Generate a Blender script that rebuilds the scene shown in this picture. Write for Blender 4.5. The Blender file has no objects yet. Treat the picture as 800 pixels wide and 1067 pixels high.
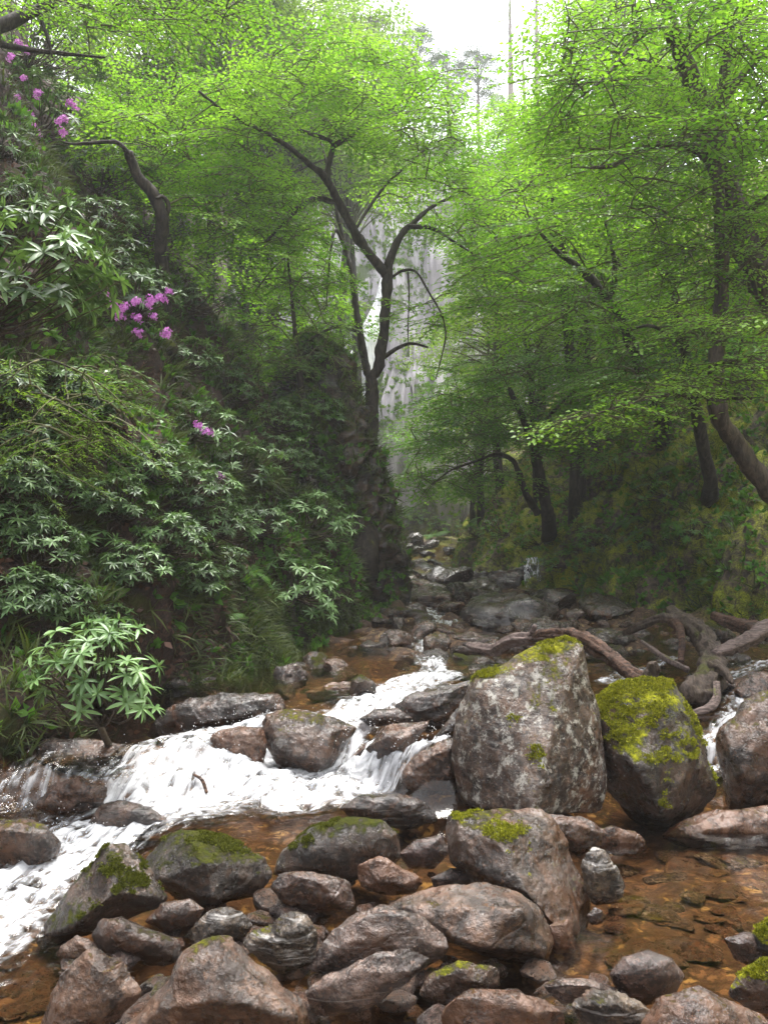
import bpy, bmesh, math, random
import numpy as np
from mathutils import Vector, Matrix
from mathutils.bvhtree import BVHTree

random.seed(11)
RNG = np.random.default_rng(11)
sc = bpy.context.scene
COL = sc.collection
R = math.radians

# ---------------------------------------------------------------- camera model (used to read positions off the photograph)
FPX, CX, CY = 830.0, 400.0, 533.5
CAM = np.array([0.0, 0.0, 1.7])
PIT = R(3.0)


def ray(px, py):
    x, v = (px - CX) / FPX, (CY - py) / FPX
    return np.array([x, math.cos(PIT) - v * math.sin(PIT), math.sin(PIT) + v * math.cos(PIT)])


def at(px, py, Y):
    d = ray(px, py)
    return CAM + d * (Y / d[1])


def atz(px, py, z):
    d = ray(px, py)
    return CAM + d * ((z - CAM[2]) / d[2])


# ---------------------------------------------------------------- noise
_perm = np.random.default_rng(3).permutation(256)
_perm = np.concatenate([_perm, _perm, _perm])
_g = np.random.default_rng(4).normal(size=(256, 3))
_g /= np.linalg.norm(_g, axis=1)[:, None]


def perlin(P):
    P = np.asarray(P, float)
    I = np.floor(P).astype(int)
    f = P - I
    I &= 255
    u = f * f * f * (f * (f * 6 - 15) + 10)
    out = 0
    for dx in (0, 1):
        for dy in (0, 1):
            for dz in (0, 1):
                h = _perm[_perm[_perm[I[:, 0] + dx] + I[:, 1] + dy] + I[:, 2] + dz]
                gr = _g[h]
                dot = gr[:, 0] * (f[:, 0] - dx) + gr[:, 1] * (f[:, 1] - dy) + gr[:, 2] * (f[:, 2] - dz)
                w = (u[:, 0] if dx else 1 - u[:, 0]) * (u[:, 1] if dy else 1 - u[:, 1]) * (u[:, 2] if dz else 1 - u[:, 2])
                out = out + w * dot
    return out * 1.5


def fbm(P, octv=4, rough=0.5):
    P = np.asarray(P, float)
    a, s, out = 1.0, 1.0, 0.0
    for i in range(octv):
        out = out + a * perlin(P * s + 17.3 * i)
        a *= rough
        s *= 2.03
    return out


# ---------------------------------------------------------------- mesh building
def mk(name, V, faces, mats, midx=None, attrs=None, smooth=True, parent=None, base=None):
    """One mesh object from arrays; faces: list of (n,k) index arrays; midx: material index per list entry; base: world point of the origin."""
    V = np.asarray(V, np.float32)
    if base is not None:
        V = V - np.asarray(base, np.float32)
    me = bpy.data.meshes.new(name)
    me.vertices.add(len(V))
    me.vertices.foreach_set("co", V.ravel())
    faces = [np.asarray(f, np.int32) for f in faces if len(f)]
    loops = np.concatenate([f.ravel() for f in faces])
    tot = np.concatenate([np.full(len(f), f.shape[1], np.int32) for f in faces])
    start = np.concatenate([[0], np.cumsum(tot)[:-1]]).astype(np.int32)
    me.loops.add(len(loops))
    me.loops.foreach_set("vertex_index", loops)
    me.polygons.add(len(tot))
    me.polygons.foreach_set("loop_start", start)
    if midx is not None:
        me.polygons.foreach_set("material_index", np.concatenate([np.full(len(f), m, np.int32) for f, m in zip(faces, midx)]))
    me.polygons.foreach_set("use_smooth", np.full(len(tot), smooth, bool))
    for m in mats if isinstance(mats, (list, tuple)) else [mats]:
        me.materials.append(m)
    for k, a in (attrs or {}).items():
        at_ = me.attributes.new(k, "FLOAT", "POINT")
        at_.data.foreach_set("value", np.asarray(a, np.float32))
    me.update(calc_edges=True)
    o = bpy.data.objects.new(name, me)
    COL.objects.link(o)
    if parent is not None:
        o.parent = parent
    elif base is not None:
        o.location = [float(c) for c in base]
    return o


def tag(o, label=None, cat=None, group=None, kind=None):
    if label: o["label"] = label
    if cat: o["category"] = cat
    if group: o["group"] = group
    if kind: o["kind"] = kind
    return o


def thing(name, base, label, cat, group=None):
    o = bpy.data.objects.new(name, None)
    o.empty_display_size = 0.2
    COL.objects.link(o)
    o.location = [float(c) for c in base]
    return tag(o, label, cat, group)


def dup(root, loc=None, rotz=None, scale=None, label=None, group=None):
    r = root.copy()
    COL.objects.link(r)
    if loc is not None: r.location = [float(c) for c in loc]
    if rotz is not None: r.rotation_euler = (0, 0, rotz) if np.isscalar(rotz) else rotz
    if scale is not None: r.scale = (scale,) * 3 if np.isscalar(scale) else scale
    if label: r["label"] = label
    if group: r["group"] = group
    for ch in list(root.children):
        c = ch.copy()
        COL.objects.link(c)
        c.parent = r
    return r


def smooth_line(pts, seg=6):
    """Catmull-Rom through points (n,k)."""
    P = np.asarray(pts, float)
    if len(P) < 2: return P
    Q = np.vstack([2 * P[0] - P[1], P, 2 * P[-1] - P[-2]])
    out = []
    for i in range(1, len(Q) - 2):
        p0, p1, p2, p3 = Q[i - 1], Q[i], Q[i + 1], Q[i + 2]
        for t in np.linspace(0, 1, seg, endpoint=False):
            out.append(0.5 * ((2 * p1) + (-p0 + p2) * t + (2 * p0 - 5 * p1 + 4 * p2 - p3) * t * t + (-p0 + 3 * p1 - 3 * p2 + p3) * t ** 3))
    out.append(Q[-2])
    return np.array(out)


def tube(pts, rad, n=6, gnarl=0.0):
    """Tapered tube with closed ends along pts."""
    P = np.asarray(pts, float)
    r = np.asarray(rad, float)
    m = len(P)
    T = np.gradient(P, axis=0)
    T /= np.linalg.norm(T, axis=1)[:, None] + 1e-9
    ref = np.array([0.31, 0.2, 0.93]) if abs(T[0, 2]) < 0.8 else np.array([1, 0.1, 0.05])
    U = np.zeros_like(P)
    u = ref
    for i in range(m):
        u = u - T[i] * (u @ T[i])
        nn = np.linalg.norm(u)
        if nn < 1e-6:
            u = np.cross(T[i], [0.3, 0.7, 0.2]); nn = np.linalg.norm(u)
        u = u / nn
        U[i] = u
    W = np.cross(T, U)
    a = np.linspace(0, 2 * np.pi, n, endpoint=False)
    V = P[:, None] + r[:, None, None] * (np.cos(a)[None, :, None] * U[:, None] + np.sin(a)[None, :, None] * W[:, None])
    V = V.reshape(-1, 3)
    if gnarl:
        C = np.repeat(P, n, 0)
        k = 1 + gnarl * fbm(V * 6.0, 3)[:, None]
        V = C + (V - C) * k
    i = np.arange(m - 1)[:, None] * n
    j = np.arange(n)[None]
    jn = (j + 1) % n
    Fq = np.stack([i + j, i + jn, i + n + jn, i + n + j], -1).reshape(-1, 4)
    V = np.vstack([V, P[:1] - T[:1] * r[0] * .2, P[-1:] + T[-1:] * r[-1] * .4])
    j = np.arange(n); jn = (j + 1) % n
    Ft = np.vstack([np.stack([jn, j, np.full(n, m * n)], -1), np.stack([(m - 1) * n + j, (m - 1) * n + jn, np.full(n, m * n + 1)], -1)])
    return V, Fq, Ft


class Buf:
    """Collects pieces (V, faces by size) into one mesh, with a material index and a per-vertex tone."""
    def __init__(self):
        self.V, self.F, self.tone, self.n = [], [], [], 0

    def add(self, V, faces, mi=0, tone=0.5):
        V = np.asarray(V, np.float32)
        for f in faces:
            if len(f): self.F.append((np.asarray(f, np.int32) + self.n, mi))
        self.V.append(V)
        self.tone.append(np.broadcast_to(np.asarray(tone, np.float32), (len(V),)))
        self.n += len(V)

    def tube(self, pts, rad, n=5, mi=0, gnarl=0.0):
        V, q, t = tube(pts, rad, n, gnarl)
        self.add(V, [q, t], mi)

    def stamp(self, tv, tf, M, pos, mi=0, tone=None):
        """Template (tv, [faces]) stamped at N places: M (N,3,3), pos (N,3)."""
        N_ = len(pos)
        if not N_: return
        V = np.einsum("nij,kj->nki", M, tv) + pos[:, None]
        k = len(tv)
        off = (np.arange(N_) * k)[:, None, None]
        fs = [(f[None] + off).reshape(-1, f.shape[1]) for f in tf]
        t = RNG.random(N_) if tone is None else tone
        self.add(V.reshape(-1, 3), fs, mi, np.repeat(t, k))

    def build(self, name, mats, parent=None, base=None, smooth=True):
        return mk(name, np.concatenate(self.V), [f for f, _ in self.F], mats, [m for _, m in self.F], {"tone": np.concatenate(self.tone)}, smooth, parent, base)


def frames(d, up, roll=None):
    """(N,3,3) matrices with columns along, side, normal."""
    d = d / (np.linalg.norm(d, axis=1)[:, None] + 1e-9)
    s = np.cross(up, d)
    s /= np.linalg.norm(s, axis=1)[:, None] + 1e-9
    n = np.cross(d, s)
    if roll is not None:
        c, si = np.cos(roll)[:, None], np.sin(roll)[:, None]
        s, n = s * c + n * si, n * c - s * si
    return np.stack([d, s, n], -1)
EXPOSURE = 2.35
HAZE = 0.0014
# ---------------------------------------------------------------- materials
def material(name):
    m = bpy.data.materials.new(name)
    m.use_nodes = True
    nt = m.node_tree
    nt.nodes.clear()
    return m, nt


def nd(nt, typ, ins=None, **props):
    n = nt.nodes.new("ShaderNode" + typ)
    for k, v in props.items():
        setattr(n, k, v)
    for k, v in (ins or {}).items():
        s = n.inputs[k]
        if isinstance(v, bpy.types.NodeSocket): nt.links.new(v, s)
        elif isinstance(v, bpy.types.Node): nt.links.new(v.outputs[0], s)
        else:
            if isinstance(v, tuple) and len(v) == 3 and s.type == "RGBA": v = (*v, 1)
            s.default_value = v
    return n


def math_(nt, op, a, b=0.0, clamp=False):
    return nd(nt, "Math", {0: a, 1: b}, operation=op, use_clamp=clamp).outputs[0]


def mixc(nt, fac, a, b, mode="MIX"):
    n = nd(nt, "Mix", data_type="RGBA", blend_type=mode)
    for i, v in ((0, fac), (6, a), (7, b)):
        if isinstance(v, bpy.types.NodeSocket): nt.links.new(v, n.inputs[i])
        else: n.inputs[i].default_value = (*v, 1) if isinstance(v, tuple) and len(v) == 3 else v
    return n.outputs[2]


def step_(nt, v, lo, hi, a=0.0, b=1.0):
    return nd(nt, "MapRange", {0: v, 1: lo, 2: hi, 3: a, 4: b}, interpolation_type="SMOOTHSTEP").outputs[0]


def noise_(nt, vec, scale, detail=5, rough=0.55, dist=0.0):
    return nd(nt, "TexNoise", {"Vector": vec, "Scale": scale, "Detail": detail, "Roughness": rough, "Distortion": dist}).outputs[0]


def objvec(nt):
    tc = nd(nt, "TexCoord")
    oi = nd(nt, "ObjectInfo")
    r = math_(nt, "MULTIPLY", oi.outputs["Random"], 37.0)
    return nd(nt, "VectorMath", {0: tc.outputs["Object"], 1: r}, operation="ADD").outputs[0]


def out_(nt, sh, disp=None):
    o = nd(nt, "OutputMaterial", {"Surface": sh})
    return o


WET = 0.31
MOSS_A, MOSS_B = (0.035, 0.045, 0.006), (0.22, 0.21, 0.015)


def rock_mat(name, dark, light, rust=0.3, moss=0.0, lichen=0.2, rough=0.35, vein=0.0, grain=1.0, moss_b=MOSS_B, rustc=(0.27, 0.11, 0.042), moss_side=0.0, wet=0.75):
    warm = (1.25, 0.95, 0.70)
    dark, light, rustc = tuple(x * WET * .72 * q for x, q in zip(dark, warm)), tuple(x * WET * 1.12 * q for x, q in zip(light, warm)), tuple(x * (WET + .1) for x in rustc)
    m, nt = material(name)
    v = objvec(nt)
    n1 = noise_(nt, v, 2.2 * grain, 6, 0.6, 0.4)
    n2 = noise_(nt, v, 11 * grain, 8, 0.68, 0.3)
    n3 = noise_(nt, v, 70, 5, 0.7)
    t = math_(nt, "ADD", math_(nt, "MULTIPLY", n1, 0.4), math_(nt, "MULTIPLY", n2, 0.6))
    c = mixc(nt, step_(nt, t, 0.40, 0.60), dark, light)
    n0 = noise_(nt, v, 4.5 * grain, 7, 0.7, 1.2)
    c = mixc(nt, step_(nt, n0, 0.48, 0.57, 0, 0.85), c, tuple(x * 0.5 for x in dark))
    # mineral grain
    c = mixc(nt, step_(nt, n3, 0.49, 0.60, 0.0, 0.62), c, tuple(x * 0.5 for x in dark))
    n5 = noise_(nt, v, 34, 6, 0.75)
    c = mixc(nt, step_(nt, n5, 0.54, 0.66, 0.0, 0.55), c, tuple(min(1, x * 1.9) for x in light))
    # rust / iron stain
    n4 = noise_(nt, v, 3.1, 7, 0.65, 0.8)
    rf = step_(nt, n4, 0.66 - 0.5 * rust, 0.82 - 0.45 * rust, 0.0, 0.8)
    rf = math_(nt, "MULTIPLY", rf, step_(nt, n2, 0.3, 0.62))
    c = mixc(nt, rf, c, rustc)
    if vein > 0:
        mp = nd(nt, "Mapping", {"Vector": v, "Rotation": (0.5, 0.35, 0.6), "Scale": (3.0, 3.0, 34.0)})
        vn = noise_(nt, mp.outputs[0], 1.0, 5, 0.6, 0.6)
        c = mixc(nt, step_(nt, vn, 0.55, 0.72, 0.0, vein), c, (0.5, 0.47, 0.44))
        c = mixc(nt, step_(nt, vn, 0.46, 0.30, 0.0, vein), c, tuple(x * 0.45 for x in dark))
    # pale lichen
    ln = noise_(nt, v, 13, 9, 0.8, 0.25)
    lf = step_(nt, ln, 0.73 - 0.22 * lichen, 0.80 - 0.22 * lichen, 0.0, 0.8)
    c = mixc(nt, lf, c, (0.42, 0.40, 0.35))
    # fine cracks
    vo = nd(nt, "TexVoronoi", {"Vector": nd(nt, "VectorMath", {0: v, 1: mixc(nt, 0.5, n2, n1)}, operation="ADD").outputs[0], "Scale": 3.4}, feature="DISTANCE_TO_EDGE")
    crack = step_(nt, vo.outputs["Distance"], 0.0, 0.035)
    rg = step_(nt, n2, 0.35, 0.7, rough * 0.45, min(1.0, rough * 1.35))
    rg = math_(nt, "ADD", rg, math_(nt, "MULTIPLY", lf, 0.3))
    h = math_(nt, "ADD", math_(nt, "MULTIPLY", n2, 0.8), math_(nt, "MULTIPLY", n3, 0.34))
    h = math_(nt, "ADD", h, math_(nt, "MULTIPLY", n5, 0.3))
    h = math_(nt, "ADD", h, math_(nt, "MULTIPLY", crack, 0.18))
    spec = 0.5
    if moss > 0:
        nz = nd(nt, "SeparateXYZ", {0: nd(nt, "NewGeometry").outputs["Normal"]}).outputs[2]
        nm = noise_(nt, v, 2.6, 7, 0.68, 0.5)
        s = math_(nt, "ADD", math_(nt, "MULTIPLY", nz, 0.6 - 0.3 * moss_side), math_(nt, "MULTIPLY", nm, 1.25))
        s = math_(nt, "ADD", s, math_(nt, "MULTIPLY", math_(nt, "SUBTRACT", n5, 0.5), 1.1))
        mf = step_(nt, s, 1.33 - 0.65 * moss - .2 * moss_side, 1.56 - 0.65 * moss - .2 * moss_side)
        nf = noise_(nt, v, 55, 4, 0.8)
        mc = mixc(nt, step_(nt, math_(nt, "ADD", math_(nt, "MULTIPLY", nf, 0.6), math_(nt, "MULTIPLY", n2, .4)), 0.36, 0.64), MOSS_A, moss_b)
        c = mixc(nt, mf, c, mc)
        rg = nd(nt, "Mix", {0: mf, 2: rg, 3: 0.95}).outputs[0]
        spec = nd(nt, "Mix", {0: mf, 2: 0.5, 3: 0.1}).outputs[0]
        h = math_(nt, "ADD", h, math_(nt, "MULTIPLY", math_(nt, "MULTIPLY", mf, nf), 1.2))
    b = nd(nt, "Bump", {"Strength": 0.9, "Distance": 0.026, "Height": h})
    cb = nd(nt, "Bump", {"Strength": 0.7, "Distance": 0.02, "Height": h})
    cw = step_(nt, n0, 0.62, 0.40, 0.25, 1.0)
    if moss > 0: cw = math_(nt, "MULTIPLY", cw, math_(nt, "SUBTRACT", 1.0, mf))
    p = nd(nt, "BsdfPrincipled", {"Base Color": c, "Roughness": rg, "Specular IOR Level": spec, "Normal": b.outputs[0],
                                  "Coat Weight": math_(nt, "MULTIPLY", cw, wet), "Coat Roughness": 0.13, "Coat IOR": 1.5, "Coat Normal": cb.outputs[0]})
    out_(nt, p)
    return m


def leaf_mat(name, c1, c2, trans=0.45, rough=0.45, tc=None, spec=0.4):
    m, nt = material(name)
    a = nd(nt, "Attribute", attribute_name="tone")
    c = mixc(nt, a.outputs["Fac"], c1, c2)
    p = nd(nt, "BsdfPrincipled", {"Base Color": c, "Roughness": rough, "Specular IOR Level": spec})
    if trans:
        tr = nd(nt, "BsdfTranslucent", {"Color": mixc(nt, 1.0, c, tc or (1.0, 1.0, 0.5), "MULTIPLY")})
        p = nd(nt, "MixShader", {0: trans, 1: p, 2: tr})
    out_(nt, p)
    return m


def bark_mat(name, a, b, moss=0.3, mossc=(0.10, 0.11, 0.012), scale=1.0, sv=(14, 14, 4)):
    m, nt = material(name)
    v = nd(nt, "TexCoord").outputs["Object"]
    mp = nd(nt, "Mapping", {"Vector": v, "Scale": tuple(q * scale for q in sv)}).outputs[0]
    n = noise_(nt, mp, 1.0, 7, 0.65, 0.8)
    n2 = noise_(nt, v, 3.0, 5, 0.6)
    c = mixc(nt, step_(nt, n, 0.35, 0.68), a, b)
    nz = nd(nt, "SeparateXYZ", {0: nd(nt, "NewGeometry").outputs["Normal"]}).outputs[2]
    s = math_(nt, "ADD", math_(nt, "MULTIPLY", nz, 0.25), n2)
    mf = step_(nt, s, 0.85 - 0.5 * moss, 1.0 - 0.5 * moss)
    c = mixc(nt, mf, c, mixc(nt, step_(nt, n, 0.35, 0.6), tuple(x * .4 for x in mossc), mossc))
    bp = nd(nt, "Bump", {"Strength": 0.9, "Distance": 0.02, "Height": n})
    p = nd(nt, "BsdfPrincipled", {"Base Color": c, "Roughness": 0.75, "Specular IOR Level": 0.25, "Normal": bp.outputs[0]})
    out_(nt, p)
    return m


def flat_mat(name, c, rough=0.6, spec=0.3):
    m, nt = material(name)
    v = nd(nt, "TexCoord").outputs["Object"]
    n = noise_(nt, v, 30, 4)
    out_(nt, nd(nt, "BsdfPrincipled", {"Base Color": mixc(nt, n, tuple(x * .7 for x in c), tuple(min(1, x * 1.25) for x in c)), "Roughness": rough, "Specular IOR Level": spec}))
    return m


M = {}
M["rock_big"] = rock_mat("standing_boulder_stone", (0.10, 0.068, 0.055), (0.30, 0.23, 0.19), 0.28, 0.50, 0.95, 0.55, 0.25, moss_side=0.4, wet=.35, moss_b=(0.26, 0.25, 0.015))
M["rock_mosscap"] = rock_mat("moss_capped_stone", (0.055, 0.036, 0.028), (0.15, 0.105, 0.085), 0.30, 0.78, 0.15, 0.42, 0.12, moss_b=(0.36, 0.36, 0.015))
M["rock_halfmoss"] = rock_mat("half_mossy_stone", (0.085, 0.058, 0.045), (0.20, 0.14, 0.112), 0.42, 0.30, 0.25, 0.36, 0.1)
M["rock_mossy"] = rock_mat("mossy_stone", (0.07, 0.052, 0.042), (0.19, 0.14, 0.115), 0.26, 0.62, 0.35, 0.45, 0.05, moss_b=(0.075, 0.075, 0.012), moss_side=0.7)
M["rock_brown"] = rock_mat("brown_wet_stone", (0.075, 0.045, 0.034), (0.20, 0.125, 0.095), 0.40, 0.0, 0.12, 0.30, 0.1)
M["rock_tan"] = rock_mat("tan_wet_stone", (0.11, 0.073, 0.052), (0.27, 0.18, 0.13), 0.42, 0.12, 0.22, 0.38, 0.1)
M["rock_dark"] = rock_mat("dark_wet_stone", (0.03, 0.021, 0.018), (0.095, 0.062, 0.05), 0.30, 0.12, 0.12, 0.26, 0.1, moss_b=(0.09, 0.09, 0.012))
M["rock_orange"] = rock_mat("rusty_stone", (0.12, 0.065, 0.044), (0.27, 0.15, 0.10), 0.62, 0.08, 0.2, 0.36, 0.1)
M["rock_pale"] = rock_mat("pale_wet_stone", (0.15, 0.115, 0.115), (0.31, 0.25, 0.25), 0.26, 0.0, 0.2, 0.24, 0.3)
M["rock_purple"] = rock_mat("purple_stone", (0.105, 0.072, 0.075), (0.225, 0.165, 0.165), 0.18, 0.0, 0.25, 0.26, 0.05)
M["rock_schist"] = rock_mat("banded_stone", (0.10, 0.085, 0.07), (0.26, 0.225, 0.18), 0.22, 0.18, 0.3, 0.32, 0.9)
M["rock_far"] = rock_mat("streambed_stone", (0.055, 0.042, 0.042), (0.20, 0.155, 0.15), 0.22, 0.22, 0.2, 0.26, 0.15, moss_b=(0.10, 0.11, 0.012))
M["rock_bed"] = rock_mat("submerged_stone", (0.09, 0.056, 0.038), (0.24, 0.15, 0.09), 0.4, 0.0, 0.1, 0.5, 0.1)
M["rock_ochre"] = rock_mat("ochre_stone", (0.22, 0.14, 0.055), (0.45, 0.31, 0.13), 0.4, 0.0, 0.1, 0.5, 0.1)
M["cliff"] = rock_mat("dark_cliff_rock", (0.045, 0.032, 0.024), (0.16, 0.115, 0.085), 0.2, 0.62, 0.05, 0.5, 0.1, 0.5, moss_b=(0.13, 0.14, 0.014), moss_side=0.6, wet=.4)
M["bark"] = bark_mat("dark_bark", (0.012, 0.009, 0.007), (0.055, 0.042, 0.033), 0.28)
M["bark_moss"] = bark_mat("mossy_bark", (0.025, 0.019, 0.014), (0.09, 0.068, 0.05), 0.55, (0.085, 0.085, 0.012))
M["bark_pale"] = bark_mat("pale_bark", (0.16, 0.12, 0.11), (0.42, 0.35, 0.33), 0.05)
M["twig"] = bark_mat("leafy_twig", (0.045, 0.045, 0.018), (0.12, 0.115, 0.05), 0.2)
M["driftwood"] = bark_mat("driftwood", (0.012, 0.006, 0.004), (0.115, 0.062, 0.04), 0.06, scale=1.6, sv=(3, 26, 26))
M["log_grey"] = bark_mat("weathered_log", (0.05, 0.035, 0.03), (0.17, 0.125, 0.11), 0.12, scale=1.6, sv=(4, 24, 24))
M["log_moss"] = bark_mat("mossy_log", (0.022, 0.015, 0.011), (0.095, 0.070, 0.054), 0.22, (0.06, 0.06, 0.010), scale=1.5, sv=(24, 7, 10))
M["beech"] = leaf_mat("beech_leaf", (0.075, 0.20, 0.014), (0.245, 0.45, 0.045), 0.56, 0.42)
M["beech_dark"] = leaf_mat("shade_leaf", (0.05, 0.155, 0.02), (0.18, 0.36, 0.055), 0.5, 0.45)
M["spray_leaf"] = leaf_mat("bright_spray_leaf", (0.11, 0.27, 0.02), (0.30, 0.50, 0.06), 0.5, 0.42)
M["beech_far"] = leaf_mat("far_leaf", (0.10, 0.22, 0.03), (0.27, 0.42, 0.06), 0.5, 0.5)
M["rhodo"] = leaf_mat("rhododendron_leaf", (0.026, 0.060, 0.016), (0.085, 0.15, 0.042), 0.2, 0.42, spec=0.4)
M["rhodo_light"] = leaf_mat("young_rhododendron_leaf", (0.07, 0.145, 0.04), (0.19, 0.31, 0.11), 0.25, 0.40, spec=0.45)
M["needle"] = leaf_mat("conifer_needle", (0.07, 0.16, 0.02), (0.22, 0.36, 0.05), 0.45, 0.5)
M["pine"] = leaf_mat("pine_needle", (0.05, 0.085, 0.045), (0.10, 0.15, 0.075), 0.2, 0.6)
M["grass"] = leaf_mat("grass_blade", (0.022, 0.035, 0.010), (0.10, 0.135, 0.025), 0.3, 0.55)
M["moss_grass"] = leaf_mat("mossy_growth", (0.06, 0.085, 0.008), (0.26, 0.33, 0.03), 0.3, 0.7)
M["fern"] = leaf_mat("fern_frond", (0.03, 0.09, 0.012), (0.10, 0.22, 0.025), 0.4, 0.5)
M["litter"] = leaf_mat("dead_leaf", (0.035, 0.016, 0.010), (0.13, 0.060, 0.038), 0.1, 0.6)
M["moss"] = leaf_mat("moss_cushion", (0.06, 0.07, 0.008), (0.33, 0.33, 0.025), 0.3, 0.8, spec=0.1)
M["moss_dull"] = leaf_mat("dull_moss_cushion", (0.03, 0.035, 0.006), (0.13, 0.14, 0.02), 0.3, 0.8, spec=0.1)
M["petal"] = leaf_mat("rhododendron_petal", (0.42, 0.10, 0.42), (0.72, 0.28, 0.70), 0.35, 0.5, (1, 1, 1))
M["stem"] = bark_mat("shrub_stem", (0.03, 0.022, 0.015), (0.10, 0.075, 0.05), 0.15)


def terrain_mat():
    m, nt = material("hillside")
    v = nd(nt, "TexCoord").outputs["Object"]
    zone = nd(nt, "Attribute", attribute_name="left").outputs["Fac"]
    zr = nd(nt, "Attribute", attribute_name="right").outputs["Fac"]
    zb = nd(nt, "Attribute", attribute_name="back").outputs["Fac"]
    n1 = noise_(nt, v, 1.1, 7, 0.62, 0.5)
    n2 = noise_(nt, v, 7, 8, 0.7, 0.4)
    n3 = noise_(nt, v, 40, 5, 0.7)
    # bed: rusty gravel
    wv = nd(nt, "VectorMath", {0: v, 1: math_(nt, "MULTIPLY", noise_(nt, v, 5, 4), 0.5)}, operation="ADD").outputs[0]
    vo = nd(nt, "TexVoronoi", {"Vector": wv, "Scale": 15.0, "Randomness": 1.0})
    sep = nd(nt, "SeparateColor", {0: vo.outputs["Color"]})
    bed = mixc(nt, sep.outputs[0], (0.055, 0.033, 0.022), (0.19, 0.115, 0.065))
    bed = mixc(nt, step_(nt, sep.outputs[1], 0.8, 0.9), bed, (0.30, 0.22, 0.10))
    bed = mixc(nt, step_(nt, vo.outputs["Distance"], 0.3, 0.75), bed, (0.03, 0.018, 0.012))
    bed = mixc(nt, step_(nt, n2, 0.42, 0.6, 0, 0.8), bed, (0.055, 0.03, 0.018))
    # left: red-brown litter and soil, dark rock, moss
    soil = mixc(nt, step_(nt, n3, 0.35, 0.68), (0.012, 0.007, 0.005), (0.07, 0.035, 0.025))
    soil = mixc(nt, step_(nt, n2, 0.50, 0.62, 0, 0.8), soil, (0.026, 0.020, 0.016))
    soil = mixc(nt, step_(nt, n1, 0.52, 0.64, 0, 0.85), soil, mixc(nt, n3, (0.012, 0.018, 0.004), (0.075, 0.085, 0.012)))
    # right: mossy wall
    rk = mixc(nt, step_(nt, n2, 0.36, 0.64), (0.035, 0.026, 0.020), (0.15, 0.115, 0.085))
    ms = mixc(nt, step_(nt, n3, 0.34, 0.62), (0.06, 0.075, 0.006), (0.33, 0.36, 0.028))
    rgt = mixc(nt, step_(nt, math_(nt, "ADD", math_(nt, "MULTIPLY", n1, 0.6), math_(nt, "MULTIPLY", n2, 0.4)), 0.44, 0.56), rk, ms)
    # back: pale wet cliff with green ledges, colour lightened further to imitate haze
    mp = nd(nt, "Mapping", {"Vector": v, "Scale": (1.0, 1.0, 0.22)}).outputs[0]
    nb = noise_(nt, mp, 0.9, 9, 0.66, 0.4)
    bk = mixc(nt, step_(nt, nb, 0.35, 0.66), (0.32, 0.29, 0.31), (0.66, 0.61, 0.65))
    bk = mixc(nt, step_(nt, noise_(nt, v, 0.35, 8, 0.7), 0.53, 0.60, 0, 0.85), bk, (0.10, 0.15, 0.035))
    c = mixc(nt, zone, bed, soil)
    c = mixc(nt, zr, c, rgt)
    c = mixc(nt, zb, c, bk)
    h = math_(nt, "ADD", math_(nt, "MULTIPLY", n2, 1.0), math_(nt, "MULTIPLY", n3, 0.3))
    b = nd(nt, "Bump", {"Strength": 0.9, "Distance": 0.06, "Height": h})
    p = nd(nt, "BsdfPrincipled", {"Base Color": c, "Roughness": 0.75, "Specular IOR Level": 0.25, "Normal": b.outputs[0]})
    out_(nt, p)
    return m


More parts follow.
